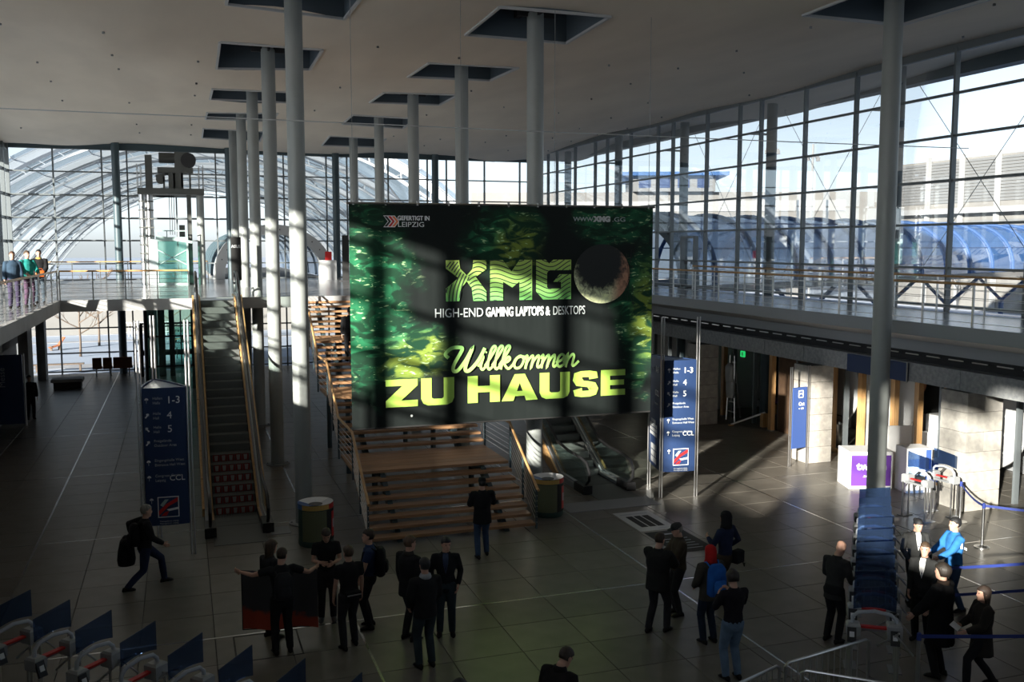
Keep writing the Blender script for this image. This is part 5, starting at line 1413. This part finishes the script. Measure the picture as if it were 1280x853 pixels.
    if shirt:
        q = MB(); q.add([U(v) for v in ((-.05, .118+p_, .50), (.05, .118+p_, .50), (.045, .134+p_, .40), (0, .136+p_, .22), (-.045, .134+p_, .40))], [(0,1,2,3,4)]); 
        q.add([U(v) for v in ((-.045, .075, .575), (.045, .075, .575), (.05, .120+p_, .50), (-.05, .120+p_, .50))], [(0,1,2,3)])
        put('shirt_front', q.mesh('shirt_front', cloth(shirt)))
        q = MB().add([U(v) for v in ((-.012, .085, .56), (.012, .085, .56), (.02, .139+p_, .36), (0, .142+p_, .26), (-.02, .139+p_, .36))], [(0,1,2,3,4)]); put('tie', q.mesh('tie', cloth((.02, .02, .05))))
    if collar:
        q = MB(); q.loft([ell(U((0, -.01, .53)), .105, .095, 16, ax=ax), ell(U((0, -.012, .565)), .095, .09, 16, ax=ax), ell(U((0, -.02, .60)), .082, .085, 16, ax=ax)]); put('collar', q.mesh('collar', cloth(collar), True))
    # ---- shoes
    for i, f_ in enumerate((fl, fr)):
        a = an[i]; dirn = V((-.12 if i == 0 else .12, 1, 0)).normalized(); sdn = V((dirn.y, -dirn.x, 0))
        q = MB(); q.loft([[a+dirn*o_+sdn*(w*math.cos(2*math.pi*k/12))+V((0, 0, -.09+hh+hh*math.sin(2*math.pi*k/12)*1.0)) for k in range(12)] for o_, w, hh in ((-.085, .02, .02), (-.07, .038, .04), (0, .045, .055), (.07, .048, .040), (.13, .046, .028), (.17, .022, .016))])
        put('shoe', q.mesh('shoe', cloth(shoes, .5), True))
    # ---- hair / hood / cap
    q = MB()
    if hood:
        q.loft([ell(Hd((0, yo, zz)), rx, ry, 16, ax=hax) for zz, rx, ry, yo in ((-.19, .12, .11, -.02), (-.13, .105, .105, -.03), (-.05, .098, .108, -.028), (.03, .10, .115, -.024), (.09, .088, .10, -.02), (.125, .05, .06, -.02), (.135, .01, .01, -.02))])
        put('hood', q.mesh('hood', cloth(hood), True))
    elif style != 'bald':
        z_low = {'short': -.045, 'long': -.20, 'bun': -.05, 'curly': -.06}[style]; e = {'short': 0, 'long': .008, 'bun': .0, 'curly': .018}[style]
        n = 18; rows_ = []
        prof_ = [(z_low, .072+e, .085+e), (-.0, .082+e, .108+e), (.045, .086+e, .113+e), (.085, .076+e, .100+e), (.118+e*.6, .050, .066), (.134+e, .012, .014)]
        for zz, rx, ry in prof_:
            ring = []
            for k in range(n):
                a = 2*math.pi*k/n; cx_, cy_ = rx*math.cos(a), ry*math.sin(a)-.014
                lift = 0
                if zz < .06 and math.sin(a) > .15: lift = (.062-zz)*min(1, (math.sin(a)-.15)/.3); cy_ = min(cy_, .086 if zz < 0 else .092)
                ring.append(Hd((cx_, cy_, zz+lift)))
            rows_.append(ring)
        q.loft(rows_)
        if style == 'bun': q.loft([ell(Hd((0, -.13, zz)), rr, rr, 10, ax=hax) for zz, rr in ((.0, .01), (.02, .035), (.05, .042), (.08, .03), (.09, .01))])
        put('hair', q.mesh('hair', hairm(hair), True))
    if cap:
        q = MB(); q.loft([ell(Hd((0, -.008, zz)), rx, ry, 16, ax=hax) for zz, rx, ry in ((.03, .086, .113), (.075, .086, .113), (.12, .068, .09), (.142, .02, .03))])
        q.loft([ell(Hd((0, .10, zz)), .07, .075, 12, ax=hax) for zz in (.035, .045)]); put('cap', q.mesh('cap', cloth(cap), True))
    t['_w'] = 1; del t['_w']
    return t, dict(U=U, wr=wr_, s=s, rot=rot, P=P)
def world(t, v, s=1): 
    return Matrix.Translation(t.location) @ Matrix.Rotation(t.rotation_euler.z, 4, 'Z') @ (Vector(v)*s)
def backpack(t, inf, label, col, col2=None, w=.15, hh=.22, z=.27):
    p = world(t, inf['U']((0, -.20, z)), inf['s'])
    o = thing('backpack', label, 'backpack', tuple(p), t.rotation_euler.z)
    q = MB(); q.loft([[Vector((ww*math.copysign(abs(math.cos(a*math.pi/8))**.6, math.cos(a*math.pi/8)), yo+dd*math.copysign(abs(math.sin(a*math.pi/8))**.6, math.sin(a*math.pi/8)), zz)) for a in range(16)] for zz, ww, dd, yo in ((-hh, w*.8, .05, 0), (-hh+.03, w, .085, 0), (0, w, .10, 0), (hh*.7, w*.92, .085, 0), (hh, w*.6, .05, .01))])
    q.build('bag', cloth(col), o, smooth=True)
    q = MB(); q.loft([[Vector((ww*math.cos(a*math.pi/6), -.10+dd*math.sin(a*math.pi/6), zz)) for a in range(12)] for zz, ww, dd in ((-hh*.75, w*.5, .02), (-hh*.6, w*.7, .04), (-.02, w*.7, .04), (.02, w*.5, .02))]); q.build('pocket', cloth(col2 or col), o, smooth=True)
    for s_ in (-1, 1): MB().tube([(s_*.09, .06, hh*.8), (s_*.12, .14, hh+.02), (s_*.13, .30, hh*.8), (s_*.14, .34, 0), (s_*.13, .2, -hh*.8), (s_*.1, .07, -hh*.8)], .014, 6).build('strap', cloth(col2 or col), o)
    return o
BK = (.018, .018, .02); DK = (.03, .03, .034); JN = (.05, .10, .20); NV = (.02, .03, .07); BR = (.07, .055, .04)
brown = (.05, .03, .018); blond = (.22, .15, .08); grey = (.3, .28, .25)
p, i_ = person('man walking left of the stair carrying a dark jacket and bag', -.9, 20.0, -75, 1.80, top=BK, legs=NV, hair=grey, feet=((-.08, .42), (.08, -.34)), handL=(-.42, -.15, .98), handR=(.30, .30, .90), puff=.015, lean=4)
backpack(p, i_, 'black backpack on the man walking past the left sign', BK)
t = thing('carried_jacket', 'dark jacket and bag hanging from the hand of the walking man', 'bag', (-1.05, 20.42, .55), R(10))
t.location = tuple(world(p, (-.44, -.22, .50)))
q = MB().loft([[Vector((ww*math.cos(a*math.pi/7), dd*math.sin(a*math.pi/7)-.03*k, zz)) for a in range(14)] for k, (zz, ww, dd) in enumerate(((-.12, .16, .16), (.0, .18, .2), (.2, .16, .2), (.38, .12, .22), (.5, .05, .1)))]); q.build('cloth', cloth(BK), t, smooth=True)
q = MB().tube([(-.05, -.1, .4), (0, -.35, .42), (.02, -.45, .25)], [.07, .09, .05], 8); q.build('sleeve', cloth(BK), t, smooth=True)
p, i_ = person('man seen from behind with arms spread holding up the dark flag', 1.42, 15.9, 5, 1.80, top=BK, legs=BK, hair=brown, handL=(-.62, .28, 1.38), handR=(.62, .20, 1.32), head=(-35, 10), feet=((-.12, 0), (.12, .02)), sleeves=False)
backpack(p, i_, 'small black backpack on the man holding the flag', DK)
person('long-haired person half hidden behind the man with the flag', 1.30, 16.62, -60, 1.74, top=DK, legs=BK, hair=(.08, .05, .03), style='long', head=(0, 10))
fl_ = thing('held_flag', 'dark grey flag with red corners held between two hands', 'flag', (1.42, 16.32, 0))
q = MB(); n = 20
ff = []
for j in range(9):
    for k in range(n+1):
        u = k/n; v_ = j/8
        ff.append((-.62+1.26*u, .05*math.sin(u*9+v_)*(.3+v_), (1.36-.10*u)-(1.05)*v_-.08*math.sin(math.pi*u)*(1-v_)*.6))
q.add(ff, [(j*(n+1)+k, (j+1)*(n+1)+k, (j+1)*(n+1)+k+1, j*(n+1)+k+1) for j in range(8) for k in range(n)])
fm = mat('flag_cloth', (.06, .06, .068), .8); nt = fm.node_tree; P = nt.nodes['Principled BSDF']; L_ = nt.links.new
tc = N('ShaderNodeTexCoord'); sx = N('ShaderNodeSeparateXYZ'); L_(tc.outputs['Object'], sx.inputs[0]); X_, Z_ = sx.outputs[0], sx.outputs[2]; n1 = noise(5, 4)
L_(mixc(rng(mth('ADD', mth('ADD', Z_, mth('MULTIPLY', X_, .25)), mth('MULTIPLY', n1, -.3)), .42, .34), (.06, .06, .068), (.42, .06, .03)), P.inputs['Base Color'])
q.build('cloth', fm, fl_, smooth=True)
q = MB(); q.tube([(-.62, 0, 1.36), (-.62, .03, .31)], .008, 5); q.tube([(-.62, .03, .31), (0, .05, .26), (.64, .03, .21)], .008, 5); q.build('hem', cloth(BK), fl_)
person('man facing the camera looking down at his hands by the litter bin', 2.33, 17.1, 175, 1.76, top=BK, legs=DK, hair=brown, handL=(-.10, .26, 1.15), handR=(.10, .28, 1.18), head=(0, 28), sleeves=False, shoes=(.1, .1, .1))
p, i_ = person('short-haired man from behind with a belt bag, arms hanging', 2.52, 15.75, 12, 1.78, top=BK, legs=DK, hair=(.10, .06, .035), head=(10, 0), sleeves=False, feet=((-.13, -.05), (.12, .08)))
t = thing('belt_bag', 'small black belt bag on the back of the short-haired man', 'bag', tuple(world(p, (0, -.17, .98))), p.rotation_euler.z)
MB().bbox(-.13, .13, -.05, .05, -.07, .07, .02).build('bag', cloth(BK), t); MB().box(-.12, .12, -.056, -.05, .0, .02).build('zip', M['chrome'], t)
p, i_ = person('man in dark blue shirt with a backpack turned to the left', 3.0, 16.5, 75, 1.80, top=(.03, .05, .12), legs=BK, hair=brown, sleeves=False, handL=(-.22, .2, .85), handR=(.24, .05, .80))
backpack(p, i_, 'black backpack on the man in the blue shirt', BK, w=.17, hh=.25)
person('man in black parka with fur collar facing right in the middle group', 3.55, 15.75, -60, 1.84, top=BK, legs=DK, hair=(.12, .07, .04), puff=.03, coat=.12, collar=(.05, .045, .04), head=(-10, 5))
person('man from behind in black jacket with a grey hood in the middle group', 3.55, 14.6, 8, 1.82, top=BK, legs=(.035, .05, .06), hair=BK, puff=.02, coat=.05, collar=(.38, .39, .42), handL=(-.2, .2, .95), handR=(.2, .2, .95))
person('dark-haired man in open black coat facing the camera, hands in pockets', 4.2, 15.75, 165, 1.76, top=BK, legs=(.03, .045, .055), hair=BK, coat=.1, shirt=(.06, .08, .14), handL=(-.22, .06, .92), handR=(.22, .06, .92), head=(20, 5))
person('man in dark winter coat standing before the foot of the stair', 6.06, 19.6, -5, 1.78, top=BK, legs=(.045, .08, .15), hair=BK, puff=.03, coat=.12, handL=(-.12, .34, 1.2), handR=(.18, .36, 1.18), cap=BK, feet=((-.12, -.12), (.12, .1)))
person('broad man in black puffy jacket with a small badge, turned to the right', 7.75, 14.65, -55, 1.80, top=(.02, .021, .02), legs=DK, hair=brown, puff=.05, coat=.12, handR=(.14, .42, 1.15), handL=(-.12, .40, 1.1), head=(-5, 12), feet=((-.13, -.08), (.13, .12)))
person('man in flat cap and brown jacket facing left beside the puffy jacket', 8.5, 15.25, 80, 1.74, top=BR, legs=DK, hair=grey, cap=(.05, .05, .05), puff=.02, handL=(-.1, .35, 1.15), handR=(.1, .38, 1.15), head=(0, 15))
p, i_ = person('person with bright red hood seen from behind wearing a blue backpack', 8.38, 13.95, 5, 1.72, top=(.06, .055, .045), legs=(.02, .03, .05), hood=(.50, .02, .02), puff=.03, coat=.08, handL=(-.2, .2, 1.0), handR=(.2, .2, 1.0))
backpack(p, i_, 'bright blue backpack on the person with the red hood', (.02, .12, .45), (.03, .16, .55), w=.17, hh=.27, z=.28)
p, i_ = person('person in dark hooded jacket with elbow out seen from behind', 9.6, 15.45, 25, 1.80, top=NV, legs=BR, hood=BK, handL=(-.16, .28, 1.25), handR=(.28, .12, 1.02))
t = thing('camera_strap_bag', 'black camera bag with loose strap at the hip of the hooded person', 'bag', tuple(world(p, (.2, -.14, .92))), p.rotation_euler.z)
MB().bbox(-.12, .12, -.08, .08, -.12, .12, .03).build('bag', cloth(BK), t); MB().tube([(.1, 0, .1), (.16, 0, -.1), (.22, -.02, -.25), (.26, 0, -.2)], .012, 6).build('strap', cloth(BK), t)
person('curly-haired man in black sweater and light jeans from behind', 8.0, 12.6, 0, 1.76, top=(.015, .013, .018), legs=(.13, .20, .30), hair=(.03, .02, .02), style='curly', handL=(-.12, .26, 1.32), handR=(.12, .28, 1.34), head=(-10, 20))
person('bald man in dark suit leaning toward the right turnstiles', 10.42, 13.3, -70, 1.78, top=(.035, .036, .036), legs=BK, hair=grey, style='bald', coat=.12, shirt=(.75, .75, .75), handL=(-.15, .3, 1.0), handR=(.15, .3, 1.0), head=(0, 25), lean=8)
p, i_ = person('woman in dark blazer and white blouse with glasses behind the turnstiles', 12.95, 14.2, 160, 1.70, top=(.035, .036, .036), legs=BK, hair=BK, style='bun', shirt=(.82, .82, .82), handL=(-.24, .12, .92), handR=(.2, .2, .98), head=(10, 15), coat=.05)
person('young man in black suit and tie looking left beside the woman', 11.92, 12.85, 120, 1.74, top=(.03, .031, .031), legs=BK, hair=(.08, .05, .03), shirt=(.8, .8, .8), handL=(-.22, .15, .9), handR=(.2, .15, .9), head=(10, 0), coat=.08)
p, i_ = person('man in blue and white sports jacket and jeans facing left', 13.45, 13.75, 75, 1.80, top=(.03, .16, .42), legs=(.04, .075, .14), hair=BK, puff=.02, coat=.03, handL=(-.14, .38, 1.05), handR=(.10, .40, 1.08), feet=((-.1, -.12), (.1, .15)))
q = MB()
for s_ in (-1,): 
    q.obox(i_['U']((s_*.02, -.155, .30)), (1, 0, 0), (0, 1, 0), (0, 0, 1), .12, .006, .022)
q.tube([i_['U']((.14, .03, .545)), i_['U']((.225, .0, .49)), i_['U']((.265, .01, .35))], [.02, .028, .02], 8); q.tube([i_['U']((-.14, .03, .545)), i_['U']((-.225, .0, .49)), i_['U']((-.265, .01, .35))], [.02, .028, .02], 8)
o = q.build('white_stripe', M['white'], p)
person('large person in long black coat seen from behind nearest the right turnstiles', 11.15, 11.62, 25, 1.84, top=(.012, .012, .013), legs=BK, hair=(.02, .014, .01), style='curly', puff=.05, coat=.35, handL=(-.35, .28, 1.0), handR=(.2, .25, .95), collar=(.03, .02, .015))
person('woman with long hair in dark quilted coat stepping left at the lower right', 11.45, 11.15, 70, 1.66, top=(.03, .026, .022), legs=BK, hair=(.04, .025, .018), style='long', puff=.03, coat=.25, handL=(-.16, .34, 1.0), handR=(.14, .3, 1.0), feet=((-.1, .22), (.1, -.32)), hood=None)
t = thing('paper_sheet', 'folded white paper in the hands of the woman in the quilted coat', 'paper', (11.08, 11.25, .98), R(30))
MB().obox((0, 0, 0), (1, 0, 0), (0, 1, .6), (0, -.6, 1), .10, .07, .002).build('sheet', M['white'], t)
person('person in dark hooded coat leaning at the bottom edge of the photo', 4.3, 10.8, -60, 1.76, top=(.015, .013, .014), legs=BK, hair=(.06, .04, .03), puff=.05, coat=.15, head=(-10, 25), lean=10, collar=(.02, .018, .018))
person('person of whom only the dark hair shows at the bottom edge', 2.92, 10.35, 0, 1.76, top=BK, legs=BK, hair=BK, style='curly')
person('person in dark top with pink lower garment at the left gallery railing', -4.62, 31.2, 195, 1.66, z=GZ, top=(.04, .07, .11), legs=(.06, .05, .09), hair=(.10, .05, .03), puff=.02)
person('person in teal jacket leaning on the left gallery railing', -4.33, 31.9, 215, 1.68, z=GZ, top=(.03, .30, .27), legs=(.10, .06, .10), hair=(.08, .05, .03), puff=.02, handL=(-.2, .3, 1.05), handR=(.2, .3, 1.05))
p, i_ = person('person in dark jacket with yellow collar holding an orange bag on the gallery', -4.22, 33.6, 190, 1.70, z=GZ, top=(.02, .02, .022), legs=(.06, .08, .10), hair=BK, collar=(.5, .36, .1), puff=.03, handL=(-.12, .28, 1.0), handR=(.12, .28, 1.0))
t = thing('orange_bag', 'small orange bag held in front of the person with the yellow collar', 'bag', tuple(world(p, (0, .33, .95))), p.rotation_euler.z)
q = MB().bbox(-.12, .12, -.05, .05, -.1, .1, .02); q.build('bag', cloth((.65, .15, .03)), t); MB().tube([(-.08, 0, .1), (-.05, 0, .16), (.05, 0, .16), (.08, 0, .1)], .01, 5).build('handle', cloth((.5, .1, .02)), t)
person('person in black by the left wall beside the dark blue panel', -5.75, 41.4, -160, 1.74, top=BK, legs=BK, hair=brown, puff=.02)
person('person in black on the upper stair half hidden by the banner', 5.05, 30.55, 0, 1.74, z=RZ*20, top=BK, legs=BK, hair=BK, puff=.04)
